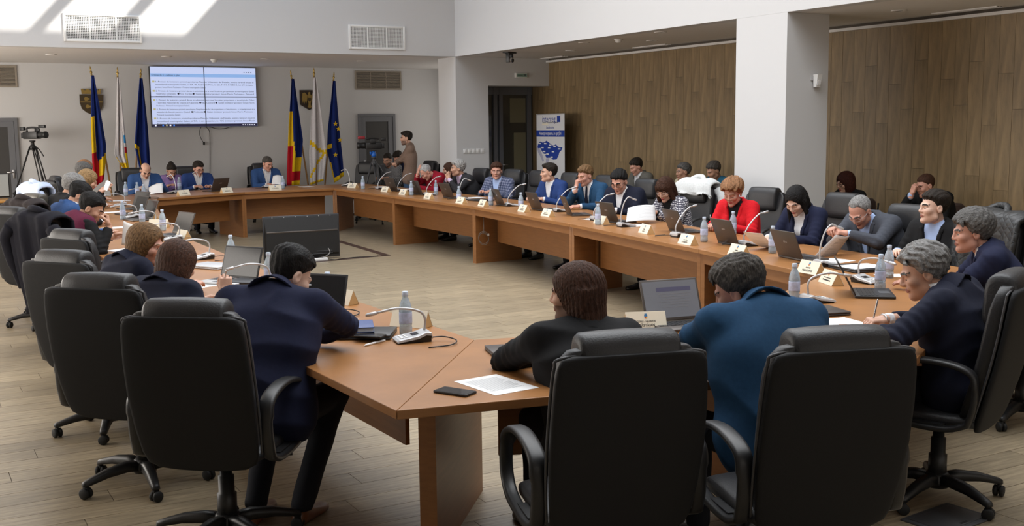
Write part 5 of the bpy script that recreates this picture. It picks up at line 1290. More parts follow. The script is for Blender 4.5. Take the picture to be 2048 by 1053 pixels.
sheet(tz(1785, 552, ZT), 150, 'small white sheet beside the water bottles at right', 1, size=(.15, .21))
sheet(tz(1722, 533, ZT + .025), 175, 'printed sheet with a red stripe on the closed laptop', 1, z0=ZT + .025)
sheet(tz(1190, 438, ZT), 190, 'white sheet before the man in the dark tie', 2)
sheet(tz(1268, 452, ZT), 190, 'white sheet between the heavy man and the reading woman', 2)
sheet(tz(760, 374, ZT), 200, 'white sheets at the far right corner of the tables', 2)
sheet(tz(812, 379, ZT), 190, 'white sheets behind the crimson sweater laptop', 2)
sheet(tz(947, 396, ZT), 190, 'white sheets on the table left of the plaid jacket', 3)
sheet(tz(612, 374, ZT), 270, 'white folder and sheets right of the man in the centre', 6)
def held(name, key, corners, label, bend=.02, printed=True):
    """a sheet between world-space corner points bl, br, tr, tl"""
    bl, br, tr, tl = corners; c = (bl + br + tr + tl) / 4; n = (br - bl).cross(tl - bl).normalized(); e = empty(name, c, 0, label, 'paper'); k = 8; vs = []
    for j in range(k + 1):
        t = j / k; a = bl.lerp(tl, t); b = br.lerp(tr, t)
        for i in range(k + 1):
            s = i / k; p = a.lerp(b, s) + n * bend * math.sin(s * math.pi) * (.4 + .6 * t) - c; vs.append(p)
    m = len(vs); vs = vs + [v - n * .0012 for v in vs]; fs = []
    for j in range(k):
        for i in range(k): q = j * (k + 1) + i; fs += [(q, q + 1, q + k + 2, q + k + 1), (m + q, m + q + k + 1, m + q + k + 2, m + q + 1)]
    for i in range(k):
        fs += [(i, m + i, m + i + 1, i + 1)]; q = k * (k + 1) + i; fs += [(q, q + 1, m + q + 1, m + q)]; q = i * (k + 1); fs += [(q, q + k + 1, m + q + k + 1, m + q)]; q = q + k; fs += [(q, m + q, m + q + k + 1, q + k + 1)]
    MB().add(vs, fs, 0, True).build('page', M_PAPER, e)
    if printed:
        mb = MB(); vs2 = []
        for j in range(16):
            t = .88 - j * .05
            for s in range(3, 7):
                ab = []
                for ss in (.02 + s / 8 - .25, .02 + (s + 1) / 8 - .25):
                    ss = ss * 1.45 + .04; a = bl.lerp(tl, t); b = br.lerp(tr, t); pp = a.lerp(b, ss) + n * (bend * math.sin(ss * math.pi) * (.4 + .6 * t)) - c; ab.append(pp)
                th = (tl - bl) * .010
                for sg in (1,): mb.add([ab[0] + n * .0008, ab[1] + n * .0008, ab[1] + th + n * .0008, ab[0] + th + n * .0008], [(0, 1, 2, 3)])
        mb.build('printed_lines', M_GREYINK, e)
    return e
def pc4(key, offs): return [toworld(key, o) for o in offs]
d8 = 11.45
held('paper_sheet', 'R8', [td(1252, 444, 11.2), td(1312, 441, 11.4), td(1310, 411, 11.6), td(1256, 416, 11.45)], 'printed sheet held up by the dark-haired woman in the patterned jacket')
held('paper_sheet', 'R11', [td(1622, 520, 8.35), td(1668, 516, 8.55), td(1700, 472, 8.6), td(1672, 470, 8.35)], 'stack of printed sheets lifted by the balding man')
held('paper_sheet', 'K1', [td(300, 389, 17.5), td(326, 386, 17.5), td(325, 366, 17.7), td(296, 376, 17.7)], 'white sheet held by the bald man in blue', printed=False)
held('paper_sheet', 'K3', [td(543, 369, 18.9), td(562, 370, 18.9), td(563, 352, 19.1), td(546, 352, 19.1)], 'white sheets held by the man in the centre of the back row', printed=False)
held('paper_sheet', 'L7', [td(207, 380, 12.8), td(214, 383, 12.8), td(222, 366, 12.9), td(212, 362, 12.9)], 'folded white sheet held up by the blond-haired person', printed=False)
held('paper_sheet', 'L4', [td(243, 490, 9.15), td(258, 492, 9.0), td(290, 458, 8.9), td(247, 442, 9.2)], 'large white sheet held by the man in the burgundy vest', printed=False)

# microphones: console with gooseneck, user on -Y
def mic_meshes():
    R = {}; prof = [(-.085, .012), (-.075, .020), (.02, .036), (.06, .050), (.085, .046), (.09, .030)]
    mb = MB(); rings = []
    for y, z in prof:
        w = .062 if y < .05 else .055; rings.append([(-w, y, max(z - .016, .006)), (-w * .97, y, z - .004), (-w * .88, y, z), (w * .88, y, z), (w * .97, y, z - .004), (w, y, max(z - .016, .006))])
    mb.loft(rings, smooth=False); R['console'] = mb.mesh('console', M_SILVER)
    R['base'] = MB().loft([[(-.050, -.078, 0), (.050, -.078, 0), (.058, -.078, .010), (-.058, -.078, .010)], [(-.048, .085, 0), (.048, .085, 0), (.052, .085, .034), (-.052, .085, .034)]], smooth=False).mesh('mic_foot', M_PLAST)
    ti = math.atan2(.016, .095); Rm = Matrix.Rotation(ti, 3, 'X')
    R['disp'] = MB().box((0, .012, .0362), (.050, .034, .0012), R=Rm).mesh('display', M_SCREENOFF)
    mb = MB()
    for i in (-1, 0, 1):
        for j in (0, 1): mb.cbox((i * .028, -.035 - j * .022, .0283 - j * .0037), (.020, .012, .003), .001, R=Rm)
    R['btn'] = mb.mesh('buttons', M_WHITEP)
    return R
MICM = mic_meshes()
STEMS = {}
def stem_mesh(k):
    if k in STEMS: return STEMS[k]
    if k == 'a': pts = [(0, .062, .045), (0, .060, .10), (0, .0, .19), (0, -.085, .262), (0, -.135, .275)]
    elif k == 'b': pts = [(0, .062, .045), (0, .066, .11), (0, .03, .148), (0, -.07, .165), (0, -.17, .150)]
    else: pts = [(0, .062, .045), (0, .062, .13), (0, .03, .24), (0, -.02, .30), (0, -.07, .285)]
    P = bez(pts, 6); d = (P[-1] - P[-2]).normalized(); tip = P[-1]
    a = MB().tube(P, .0062, 8).mesh('gooseneck', M_SILVER); b = MB().tube([tip, tip + d * .008, tip + d * .045, tip + d * .055], [.007, .0095, .0095, .005], 10).mesh('mic_head', M_PLAST if k == 'z' else M_SILVER)
    STEMS[k] = (a, b); return STEMS[k]
def mic(pos, ang, label, k='a', cable=True):
    e = empty('desk_microphone', (pos[0], pos[1], ZT + .0006), RZ(ang), label, 'microphone', 'gooseneck microphones on the tables')
    c = link('console', MICM['console'], e); link('display', MICM['disp'], c); link('buttons', MICM['btn'], c); link('foot', MICM['base'], e); a, b = stem_mesh(k); g = link('gooseneck', a, e); link('mic_head', b, g)
    if cable: MB().tube(bez([(.03, .09, .018), (.05, .15, .02), (.12, .19, .012), (.19, .14, .006), (.20, .03, .004)], 5), .0032, 6).build('cable', M_CABLE, e)
MP = [(1362, 474, 'before the woman in red, behind a cream name card', 'a', 10), (1500, 492, 'between the red and navy blazers', 'a', 6), (1253, 454, 'before the reading woman in the patterned jacket', 'c', 4), (1025, 413, 'beside the laptop of the man in plaid', 'a', -6), (1123, 424, 'behind the laptop of the man leaning on his hand', 'a', 0), (1198, 441, 'behind the laptop of the heavy man', 'a', 0), (927, 400, 'left of the man in plaid', 'c', 0),
      (861, 391, 'before the man with clasped hands', 'a', 0), (803, 383, 'before the man in the crimson sweater', 'a', 0), (763, 379, 'under the checked shirt', 'a', 5), (694, 372, 'at the back right corner', 'c', 30), (1655, 533, 'before the balding man reading', 'c', -6),
      (824, 683, 'nearest on the table, before the seam between tables', 'b', -12), (640, 628, 'beside the arm of the nearest man on the left', 'b', -6), (520, 577, 'before the woman with the brown bob', 'b', 4), (404, 519, 'behind the woman with the brown bob', 'b', 8), (1635, 605, 'beside the petrol blue sleeve at the near right', 'b', 50), (1733, 566, 'behind the open black laptop at the near right', 'b', -25),
      (395, 379, 'before the back-row man in royal blue', 'c', 0), (346, 387, 'before the bald man in blue', 'c', 10), (532, 376, 'before the man in the centre of the back row', 'c', 0), (288, 398, 'before the empty corner at the back left', 'b', 20), (240, 412, 'at the far left, among the white stems', 'b', 0), (300, 452, 'on the left before the burgundy vest', 'b', 10), (262, 437, 'on the left behind the burgundy vest', 'b', 5), (345, 481, 'before the woman with light brown hair', 'b', 0)]
for u, v, l, k, da in MP:
    p = tz(u, v, ZT); mic(p, inward(p) + da, 'silver gooseneck microphone ' + l, k)

# water bottles
def bottle_meshes():
    prof = [(.0, .002), (.027, .0), (.0325, .006), (.0325, .035), (.030, .045), (.0325, .055), (.0325, .125), (.0315, .135), (.029, .150), (.020, .175), (.0135, .190), (.0135, .205)]
    R = {'body': MB().lathe(prof, 20).mesh('bottle', M_WATER), 'cap': MB().lathe([(.0155, .197), (.0158, .199), (.0158, .216), (.014, .219), (0, .219)], 16).mesh('cap', mat('white_blue_cap', (.50, .58, .70), .4)), 'label': MB().lathe([(.0331, .060), (.0333, .062), (.0333, .113), (.0331, .115)], 20).mesh('label', M_BLABEL)}
    return R
BOT = bottle_meshes()
BP = [(657, 621, 'beside the laptop of the nearest man on the left'), (812, 670, 'on the near left table before a blank name card'), (539, 571, 'behind the head of the nearest man on the left'), (463, 527, 'behind the silver open laptop on the left'), (1588, 602, 'standing right of the petrol blue jacket'), (1760, 579, 'behind the keyboard at the near right, the nearer of two'), (1777, 556, 'behind the keyboard at the near right, the farther of two'),
      (1408, 484, 'left of the woman in red'), (1466, 470, 'directly before the red blazer'), (1545, 507, 'left of the laptop of the black-haired woman'), (1196, 450, 'left of the laptop of the heavy man'), (1042, 421, 'left of the laptop of the man in bright blue'), (918, 405, 'before the man with clasped hands, behind a name card'), (872, 390, 'right of the crimson sweater'), (823, 391, 'before the laptop at the crimson sweater'), (726, 379, 'before the checked shirt at the far right corner'), (982, 411, 'left of the plaid man laptop'),
      (246, 440, 'on the left among the white microphone stems'), (285, 449, 'on the left beside the open laptops'), (288, 398, 'at the back left corner before the bald man'), (252, 392, 'left of the bald man in blue'), (359, 380, 'left of the back-row man in royal blue'), (566, 378, 'right of the man in the centre of the back row'), (275, 393, 'short one beside the elbow of the bald man'), (326, 462, 'before the laughing woman with light brown hair')]
for u, v, l in BP:
    p = tz(u, v, ZT); e = empty('water_bottle', (p.x, p.y, ZT + .0006), rnd.uniform(0, 6), 'clear blue water bottle ' + l, 'bottle', 'water bottles on the tables')
    b = link('bottle', BOT['body'], e); link('label', BOT['label'], e); link('cap', BOT['cap'], e)

# name cards
def card_mesh(w, h=.085, d=.085):
    R = {}; t = .0025; mb = MB(); n = Vector((0, h, d / 2)).normalized()
    A, B, Cc = Vector((0, d / 2, 0)), Vector((0, -d / 2, 0)), Vector((0, 0, h))
    for p, q in ((A, Cc), (B, Cc)):
        m = (p + q) / 2; L = (q - p).length; ang = math.atan2((q - p).y, (q - p).z); mb.box(m, (w, t, L), 0, Matrix.Rotation(-ang, 3, 'X'))
    R['card'] = mb.mesh('folded_card', M_CREAM)
    for s in (-1, 1):
        mb = MB(); mb.add([(s * (w / 2 - .001), d / 2 - .003, .001), (s * (w / 2 - .001), -d / 2 + .003, .001), (s * (w / 2 - .001), 0, h - .004), (s * (w / 2 - .003), d / 2 - .003, .001), (s * (w / 2 - .003), -d / 2 + .003, .001), (s * (w / 2 - .003), 0, h - .004)], [(0, 1, 2), (5, 4, 3), (0, 3, 4, 1), (1, 4, 5, 2), (2, 5, 3, 0)])
        R['end%d' % s] = mb.mesh('card_end', M_TAN)
    return R
CARD = card_mesh(.21)
M_CB, M_CR, M_CY = mat('crest_blue', (.02, .16, .38), .5), mat('crest_red', (.45, .05, .03), .5), mat('crest_yellow', (.75, .45, .05), .5)
mb = MB(); mb.box((0, 0, 0), (.016, .011, .0006), 0).box((0, .0085, 0), (.012, .005, .0006), 0).add([(-.008, -.0055, .0003), (0, -.0055, .0003), (0, -.017, .0003), (-.006, -.012, .0003)], [(0, 3, 2, 1)], 1).add([(0, -.0055, .0003), (.008, -.0055, .0003), (.006, -.012, .0003), (0, -.017, .0003)], [(0, 3, 2, 1)], 2)
CREST = mb.mesh('crest', [M_CB, M_CR, M_CY], fix=False)
mb = MB()
for k in range(9): mb.box((-.045 + k * .0112, 0, 0), (.009, .005, .0004))
LINE1 = mb.mesh('printed_name', M_INK)
mb = MB()
for k in range(8): mb.box((-.05 + k * .0142, 0, 0), (.0118, .0075, .0004))
LINE2 = mb.mesh('printed_surname', M_INK)
def card(pos, ang, label, names=None, front=True):
    e = empty('name_card', (pos[0], pos[1], ZT + .0006), RZ(ang), label, 'name card', 'folded name cards on the tables')
    c = link('folded_card', CARD['card'], e); link('card_end', CARD['end-1'], e); link('card_end', CARD['end1'], e)
    yax = Vector((0, -.0425, .085)).normalized(); zax = Vector((-1, 0, 0)).cross(yax); m = Matrix((Vector((-1, 0, 0)), yax, zax)).transposed(); rot = m.to_euler()
    at = lambda s: Vector((0, .0425, 0)) + yax * s + zax * .0022
    if not front: return e
    link('crest', CREST, c, at(.073), rot)
    if names:
        text('printed_name', names[0], .0135, M_INK, c, at(.043), rot, xscale=.85); text('printed_surname', names[1], .021, M_INK, c, at(.022), rot, xscale=.85)
    else: link('printed_name', LINE1, c, at(.044), rot); link('printed_surname', LINE2, c, at(.027), rot)
    return e
CP = [(706, 376, 20, 'at the back right corner', None), (772, 384, 6, 'before the checked shirt', None), (808, 390, 3, 'before the laptop beside the standing man', None), (858, 398, 0, 'before the man in the crimson sweater', None), (923, 407, 0, 'before the man with clasped hands', None), (967, 413, 0, 'before the empty place left of the plaid jacket', None), (1048, 424, 0, 'before the man in plaid', None),
      (1096, 433, 2, 'before the man in bright blue', None), (1203, 448, 4, 'before the heavy man in black glasses', ('MILITARU', 'CIUPERCĂ')), (1293, 467, -4, 'before the reading woman, turned slightly away', ('MARIA', 'COCA')), (1376, 489, 2, 'before the woman in red', ('Simona-Elena', 'ATANASIU')), (1478, 511, 2, 'before the woman with long black hair', ('DORIAN', 'DUMITRU')), (1622, 547, 4, 'at the near right corner, largest and nearest', ('DUMITRU', 'POALELUNGI')),
      (1662, 568, 40, 'seen edge-on before the open black laptop', None), (367, 391, 0, 'before the back-row man at the laptop', None), (453, 386, 0, 'right of the back-row laptop', None), (550, 381, 0, 'before the man in the centre of the back row', None), (318, 455, 60, 'facing the camera on the left side', None)]
for u, v, da, l, nm in CP:
    if nm and nm[0] == 'MILITARU': nm = ('MILITARU', 'CIUPERCĂ')
    p = tz(u, v, ZT); card(p, inward(p) + da, 'cream folded name card ' + l, nm)
for u, v, a, l, f in ((1290, 657, 250, 'half hidden by the lit laptop', ('DORU - VALENTIN', 'CĂSTĂIAN')), (822, 653, 35, 'seen from behind, near the corner of the tables', None), (684, 607, 20, 'seen from behind, beside a bottle on the left', None), (573, 560, 15, 'seen from behind, beyond the silver laptop', None), (367, 478, 10, 'seen from behind, beyond the light brown hair', None), (303, 437, 15, 'seen from behind at the far left', None), (286, 405, 15, 'tan-sided, at the back left corner', None)):
    p = tz(u, v, ZT); card(p, a, 'cream folded name card ' + l, f, f is not None)
# ------------------------------------------------------------------ video wall
e = empty('video_wall', (5.325, YB - .002, 2.40), 0, 'video wall of four panels showing a page of text', 'screen')
VW, VH = 2.03, 1.145
M_SC = mat('lit_screen_page', (.1, .1, .1), .3, emit=((0.50, 0.57, 0.82), .95)); M_SCH = mat('lit_screen_bar', (.1, .1, .1), .3, emit=((0.25, 0.44, 0.80), .85)); M_TB = mat('taskbar', (.01, .01, .03), .3, emit=((.012, .010, .03), 1))
M_SCT = mat('screen_ink', (.02, .02, .05), .6); M_YEL = mat('screen_folder_icon', (.2, .2, .1), .5, emit=((.45, .42, .22), .8)); M_SCW = mat('screen_white_icon', (.5, .5, .5), .5, emit=((.8, .85, 1), .9)); M_SCBL = mat('screen_blue_icon', (.1, .2, .5), .5, emit=((.02, .18, .7), .9))
pan = []
for i in (0, 1):
    for j in (0, 1):
        x, z = (-.25 + .5 * i) * VW, (.25 - .5 * j) * VH
        q = MB().cbox((x, -.05, z), (VW / 2 - .001, .09, VH / 2 - .001), .004).build('panel', M_PLAST, e); pan.append(q)
        MB().box((x, -.0965, z), (VW / 2 - .016, .003, VH / 2 - .016)).build('screen', M_SC, q)
rx = (math.pi / 2, 0, 0); yt = -.0992
MB().box((0, yt, .405), (VW - .02, .001, .062)).build('page_header_bar', M_SCH, e)
MB().box((-.003, yt, -VH / 2 + .034), (VW - .014, .0012, .05)).build('taskbar', M_TB, e)
MB().box((0, yt - .0006, 0), (.014, .0012, VH)).box((0, yt - .0006, 0), (VW, .0012, .014)).build('bezel_gap', M_PLAST, e)
text('page_title', 'Ordinea de zi a sedintei in plen', .052, M_SCT, e, (-.985, yt - .001, .405), rx, 'LEFT', xscale=.80)
LN = [('1. Proiect de hotarare privind aprobarea Planului Urbanistic de Detaliu, pentru terenul situat in', .283), ('intravilanul municipiului Galati, U.T.R. 46, Razboieni Nou, nr. 23, T17/1, P.408/1/3, lot 2/3 (initiator', .230), ('proiect: Ionut-Florin Pucheanu - Primarul municipiului Galati)', .177),
      ('2. Proiect de hotarare privind darea in administrare a unei locuinte, proprietate a municipiului Galati', .108), ('Teatrului Dramatic \u25c6Fani Tardini\u25c6 Galati (initiator proiect: Ionut-Florin Pucheanu - Primarul', .055), ('municipiului Galati)', .004 + .002),
      ('3. Proiect de hotarare privind darea in administrare a unei locuinte, proprietate a municipiului Galati', -.062), ('Teatrului National de Opera si Opereta \u25c6Nae Leonard\u25c6 Galati (initiator proiect: Ionut-Florin', -.115), ('Pucheanu - Primarul municipiului Galati)', -.168),
      ('4. Proiect de hotarare privind aprobarea Regulamentului de organizare si functionare, a organigramei si a', -.236), ('statului de functii pentru Clubul \u25c6Prichindel\u25c6 Galati (initiator proiect: Ionut-Florin Pucheanu -', -.289), ('Primarul municipiului Galati)', -.342),
      ('5. Proiect de hotarare privind aprobarea Planului Urbanistic de Detaliu, pentru terenul situat in', -.410), ('intravilanul municipiului Galati, U.T.R. 1, str. Arcasilor, nr. 40C (initiator proiect: Ionut-Florin', -.463), ('Pucheanu - Primarul municipiului Galati)', -.513)]
for t, z in LN:
    o = text('text_line', t, .040, M_SCT, e, (-.92, yt - .001, z), rx, 'LEFT'); w = o.dimensions.x if o.dimensions.x > .01 else 1.8
    full = len(t) > 70
    o.scale = ((1.88 / max(v.co.x for v in o.data.vertices)) if full else .95, 1, 1)
for z in (.285, .110, -.060, -.234, -.408): MB().box((-.955, yt - .001, z), (.042, .001, .034)).build('folder_icon', M_YEL, e)
for k, m in enumerate((M_SCW, M_DGREY, M_SCBL, M_YEL, M_SCW, M_SCBL)): MB().box((-.95 + k * .068, yt - .0012, -VH / 2 + .034), (.028, .001, .026)).build('task_icon', m, e)
for k in range(6): MB().box((.72 + k * .045, yt - .0012, -VH / 2 + .034), (.022, .001, .016)).build('tray_icon', M_SCW, e)
for k in range(4): MB().box((.78 + k * .045, yt - .001, .478), (.018, .001, .016)).build('toolbar_icon', M_SCT, e)
# cables under the video wall
def wcable(pts, label, m=M_CABLE, r=.006, cat='cable', plug=None):
    P = [Vector(p) for p in pts]; e = empty('wall_cable', P[0], 0, label, cat); MB().tube(bez([p - P[0] for p in P], 6), r, 6).build('cord', m, e); q = P[-1] - P[0]
    MB().cbox(q, plug or (.02, .02, .03), .004).build('plug', m, e); MB().cbox((0, 0, 0), (.02, .02, .02), .004).build('connector', m, e)
wcable([ty(402, 254, 21.44), ty(399, 265, 21.44), ty(402, 277, 21.44), ty(408, 287, 21.44)], 'short black cable with a plug dangling under the video wall', plug=(.035, .03, .06))
wcable([ty(412, 254, 21.44), ty(419, 264, 21.46), ty(420, 300, 21.47), ty(420, 350, 21.47)], 'long black cable running down the wall under the video wall')
wcable([ty(420, 254, 21.44), ty(435, 258, 21.44), ty(450, 257, 21.44), ty(463, 253, 21.44)], 'slack black cable loop along the bottom of the video wall')

# ------------------------------------------------------------------ wall emblems
e = empty('wall_crest', (3.26, YB - .001, 2.30), 0, 'dark bronze city shield with a mural crown, behind the left flags', 'emblem')
sh = [(-.20, .14), (.20, .14), (.20, -.02), (.17, -.12), (.09, -.19), (0, -.23), (-.09, -.19), (-.17, -.12), (-.20, -.02)]
def yprism(poly, y0, y1):
    n = len(poly); vs = [(x, y0, z) for x, z in poly] + [(x, y1, z) for x, z in poly]; mb = MB(); mb.add(vs, [tuple(range(n)), tuple(range(2 * n - 1, n - 1, -1))] + [(i, n + i, n + (i + 1) % n, (i + 1) % n) for i in range(n)]); return mb
yprism(sh, -.045, 0).build('shield', M_BRONZE, e)
cr = [(-.16, .15), (.16, .15), (.17, .24), (.13, .24), (.13, .215), (.09, .215), (.09, .24), (.03, .24), (.03, .215), (-.03, .215), (-.03, .24), (-.09, .24), (-.09, .215), (-.13, .215), (-.13, .24), (-.17, .24)]
yprism(cr, -.06, -.005).build('mural_crown', M_GOLD, e)
for k, (x, z) in enumerate(((-.08, .06), (.06, .06), (-.06, -.08), (.05, -.08))):
    yprism([(x + .05 * math.cos(a), z + .03 * math.sin(a) * (1 + .4 * math.cos(3 * a))) for a in [2 * math.pi * i / 12 for i in range(12)]], -.055, -.04).build('relief', M_GOLD, e)
yprism([(-.19, -.005), (.19, -.005), (.19, .012), (-.19, .012)], -.052, -.044).build('band', M_GOLD, e)
e = empty('wall_crest', (7.44, YB - .001, 2.345), 0, 'dark plaque with a golden eagle, behind the right flags', 'emblem')
yprism([(-.19, .20), (.19, .20), (.19, -.09), (0, -.20), (-.19, -.09)], -.03, 0).build('plaque', mat('dark_plaque', (.035, .022, .013), .45), e)
body = [(0, .165), (.022, .15), (.018, .12), (.035, .10), (.04, .0), (.02, -.08), (.04, -.14), (0, -.165), (-.04, -.14), (-.02, -.08), (-.04, .0), (-.035, .10), (-.018, .12), (-.03, .145)]
yprism(body, -.050, -.028).build('eagle_body', M_GOLD, e)
for s in (-1, 1):
    w = [(s * .035, .09), (s * .09, .15), (s * .14, .14), (s * .155, .02), (s * .135, -.06), (s * .115, .0), (s * .10, -.07), (s * .085, -.01), (s * .065, -.07), (s * .05, .0)]
    yprism(w if s > 0 else w[::-1], -.044, -.028).build('eagle_wing', M_GOLD, e)
yprism([(-.028, .045), (.028, .045), (.028, 0), (0, -.03), (-.028, 0)], -.058, -.048).build('eagle_shield', M_BRONZE, e)

# ------------------------------------------------------------------ flags
FM = {'b': cloth('flag_blue', (0.008, 0.022, 0.14), bump=.05), 'y': cloth('flag_yellow', (0.72, 0.47, 0.012), bump=.05), 'r': cloth('flag_red', (0.42, 0.008, 0.018), bump=.05), 'w': cloth('flag_white', (0.62, 0.60, 0.62), bump=.05), 'c': cloth('flag_sky', (0.03, 0.22, 0.50), bump=.05)}
FK = 'bywrc'
def flag(u0, v0, pole, L, R, colf, label, Y=20.75, seed=0, fringe=None, extra=None):
    """pole: (top px, base px); L/R: lists of (v, u) outlines of the hanging cloth"""
    tp, bp = ty(*pole[0], Y + .03), ty(*pole[1], Y + .03); d = (bp - tp); s = (0.0 - tp.z) / d.z; bp = tp + d * max(s * .99, 1)
    e = empty('flag', (bp.x, bp.y, 0), 0, label, 'flag', 'flags on wooden poles'); O = Vector((bp.x, bp.y, 0))
    MB().tube([bp - O, tp - O], [.017, .014], 10).build('pole', M_FLAGPOLE, e)
    up = (tp - bp).normalized(); Rm = up.to_track_quat('Z', 'Y').to_matrix()
    MB().lathe([(0, -.02), (.014, -.02), (.020, 0), (.012, .012), (.018, .03), (.026, .045), (.018, .065), (.008, .075), (.016, .09), (.010, .13), (0, .17)], 10, tp - O, 0, Rm).build('finial', M_GOLD, e)
    NV, NU = 46, 26; vs = []; ip = lambda pts, v: np.interp(v, [p[0] for p in pts], [p[1] for p in pts]); vmin, vmax = L[0][0], L[-1][0]; rs = np.random.RandomState(seed); ph = rs.uniform(0, 6, 4)
    for j in range(NV + 1):
        t = j / NV
        for i in range(NU + 1):
            s_ = i / NU; vv = vmin + (vmax - vmin) * t; vr = R[0][0] + (R[-1][0] - R[0][0]) * t
            u = ip(L, vv) * (1 - s_) + ip(R, vr) * s_; v = vv * (1 - s_) + vr * s_; w = abs(ip(R, vr) - ip(L, vv)) / 60
            p = ty(u, v, Y); amp = .055 * min(1, w) + .012
            p.y += amp * (math.sin(s_ * 9.5 + ph[0] + t * 1.5) + .5 * math.sin(s_ * 19 + ph[1] - t)) - .02; vs.append(p - O)
    fs = []; mi = []
    for j in range(NV):
        for i in range(NU): a = j * (NU + 1) + i; fs.append((a, a + 1, a + NU + 2, a + NU + 1)); mi.append(FK.index(colf((i + .5) / NU, (j + .5) / NV)))
    mb = MB(); mb.add(vs, fs, 0, True); mb.m = mi; me = mb.mesh('cloth', [FM[k] for k in FK], fix=False); o = link('cloth', me, e); so = o.modifiers.new('thick', 'SOLIDIFY'); so.thickness = .006
    if extra: extra(e, O, Y)
    return e
def rom_l(s, t): return 'b' if (t < .38 and s > -.1) or s > .30 + max(0, t - .72) * 1.6 and t < .74 + .1 * (1 - s) else ('y' if t < .70 else 'r') if s < .30 or t < .74 else ('y' if s > .55 and t < .93 else 'r')
flag(0, 0, ((183, 150), (222, 380)), [(151, 183), (260, 182), (320, 184), (376, 188)], [(151, 187), (290, 212), (330, 211), (360, 208)], rom_l, 'blue, yellow and red flag at the far left of the back wall', seed=1)
flag(0, 0, ((235, 152), (242, 380)), [(155, 234), (250, 231), (310, 228), (338, 246)], [(155, 238), (265, 249), (300, 253), (338, 257)], lambda s, t: 'y' if t > .93 and s < .8 or (s < .05 and t > .86) else ('c' if s > .80 and .62 < t < .72 else 'r' if s > .80 and .76 < t < .83 else 'y' if s > .80 and t >= .83 else 'w'), 'white city flag with a blue and red coat of arms', seed=2)
flag(0, 0, ((281, 154), (270, 380)), [(157, 279), (250, 271), (292, 268), (345, 280)], [(157, 284), (250, 295), (300, 299), (372, 302)], lambda s, t: 'y' if (s < .34 and .70 < t < .735) or (.20 < s < .34 and .70 < t < .92 and s < .42 - .3 * abs(t - .78)) else 'b', 'dark blue starred flag left of the video wall', seed=3)
def rom_r(s, t): return 'b' if (s > .34 + .9 * max(0, t - .55) and t < .78 - .05 * s) or t < .30 else ('y' if t < .62 else 'r') if s < .34 else ('y' if t < .86 and s > .25 + (t - .6) * .3 or t > .965 else 'r')
flag(0, 0, ((583, 157), (618, 380)), [(158, 582), (250, 577), (320, 575), (372, 574)], [(158, 588), (280, 605), (330, 601), (370, 598)], rom_r, 'blue, yellow and red flag right of the video wall', seed=4)
flag(0, 0, ((628, 152), (633, 380)), [(155, 627), (250, 621), (310, 618), (370, 620)], [(155, 631), (260, 645), (305, 651), (362, 645)], lambda s, t: 'y' if (abs(t - (.60 + .14 * s)) < .018) or (abs(t - (.93 - .22 * s)) < .018 and t > .6) or t > .97 else 'w', 'white flag with gold fringe behind the golden eagle plaque', seed=5)
def stars(e, O, Y):
    for u, v in ((671, 248), (677, 258), (680, 280), (671, 310)):
        p = ty(u, v, Y - .115); st = [((.050 if k % 2 == 0 else .021) * math.sin(k * math.pi / 5), (.050 if k % 2 == 0 else .021) * math.cos(k * math.pi / 5)) for k in range(10)]
        o = yprism(st, -.003, .003).build('star', FM['y'], e); o.location = p - O
flag(0, 0, ((667, 160), (649, 380)), [(162, 665), (260, 655), (300, 654), (366, 669)], [(162, 671), (260, 679), (320, 685), (352, 687)], lambda s, t: 'y' if (s < .35 and .63 < t < .665) or (s < .10 and t > .8) or t > .965 else 'b', 'blue flag with yellow stars right of the white flag', seed=6, extra=stars)

# ------------------------------------------------------------------ roll-up banner
XBN = 10.3; a, b = tx(1073, 229, XBN), tx(1129, 228, XBN); w = abs(a.y - b.y); yc = (a.y + b.y) / 2; zt = (a.z + b.z) / 2
e = empty('roll_up_banner', (XBN, yc, 0), -math.pi / 2, 'white roll-up banner with a blue map before the wood wall', 'banner')
M_BAN = mat('banner_white', (.66, .66, .68), .5); M_BLAV = mat('banner_lavender', (.40, .40, .52), .5)
MB().box((0, 0, (zt + .06) / 2), (w, .004, zt - .06)).build('printed_panel', M_BAN, e); MB().cbox((0, .0, .035), (w + .04, .14, .07), .01).build('base', M_SILVER, e); MB().cbox((0, 0, zt), (w + .01, .02, .018), .004).build('top_rail', M_SILVER, e); MB().tube([(0, .03, .06), (0, .02, zt)], .008, 6).build('support_pole', M_SILVER, e)
hh = zt; px = lambda v: zt - (v - 228) / (1053 / 128) * 0; Zb = lambda f: zt - f * (w * 128 / 56 * .0 + 1.0)
sc = tx(1100, 228, XBN).z - tx(1100, 328, XBN).z; zz = lambda v: zt - (v - 228) * sc / 100; xx = lambda f: (f - .5) * w
MB().box((0, -.003, zz(266.5)), (w, .002, (273 - 260) * sc / 100)).build('blue_band', M_BLUE, e)
text('banner_text', 'Aceeași moștenire, în opt țări', .085, M_WHITEP, e, (0, -.0045, zz(266.5)), rx, xscale=w / 1.35)
text('banner_text', 'interreg', .15, M_BLUE, e, (-.05, -.003, zz(238)), rx, xscale=w / 1.0); MB().box((xx(.80), -.003, zz(238)), (w * .11, .002, .11)).build('logo_square', M_BLUE, e)
text('banner_text', 'Danube Transnational Programme', .05, M_INK, e, (0, -.003, zz(244.5)), rx, xscale=w / 1.25); MB().box((xx(.32), -.003, zz(248)), (w * .22, .002, .03)).build('logo_line', M_CREAM, e)
text('banner_text', 'DanuBioValNet', .06, M_BLUE, e, (0, -.003, zz(255)), rx, xscale=w / 1.3)
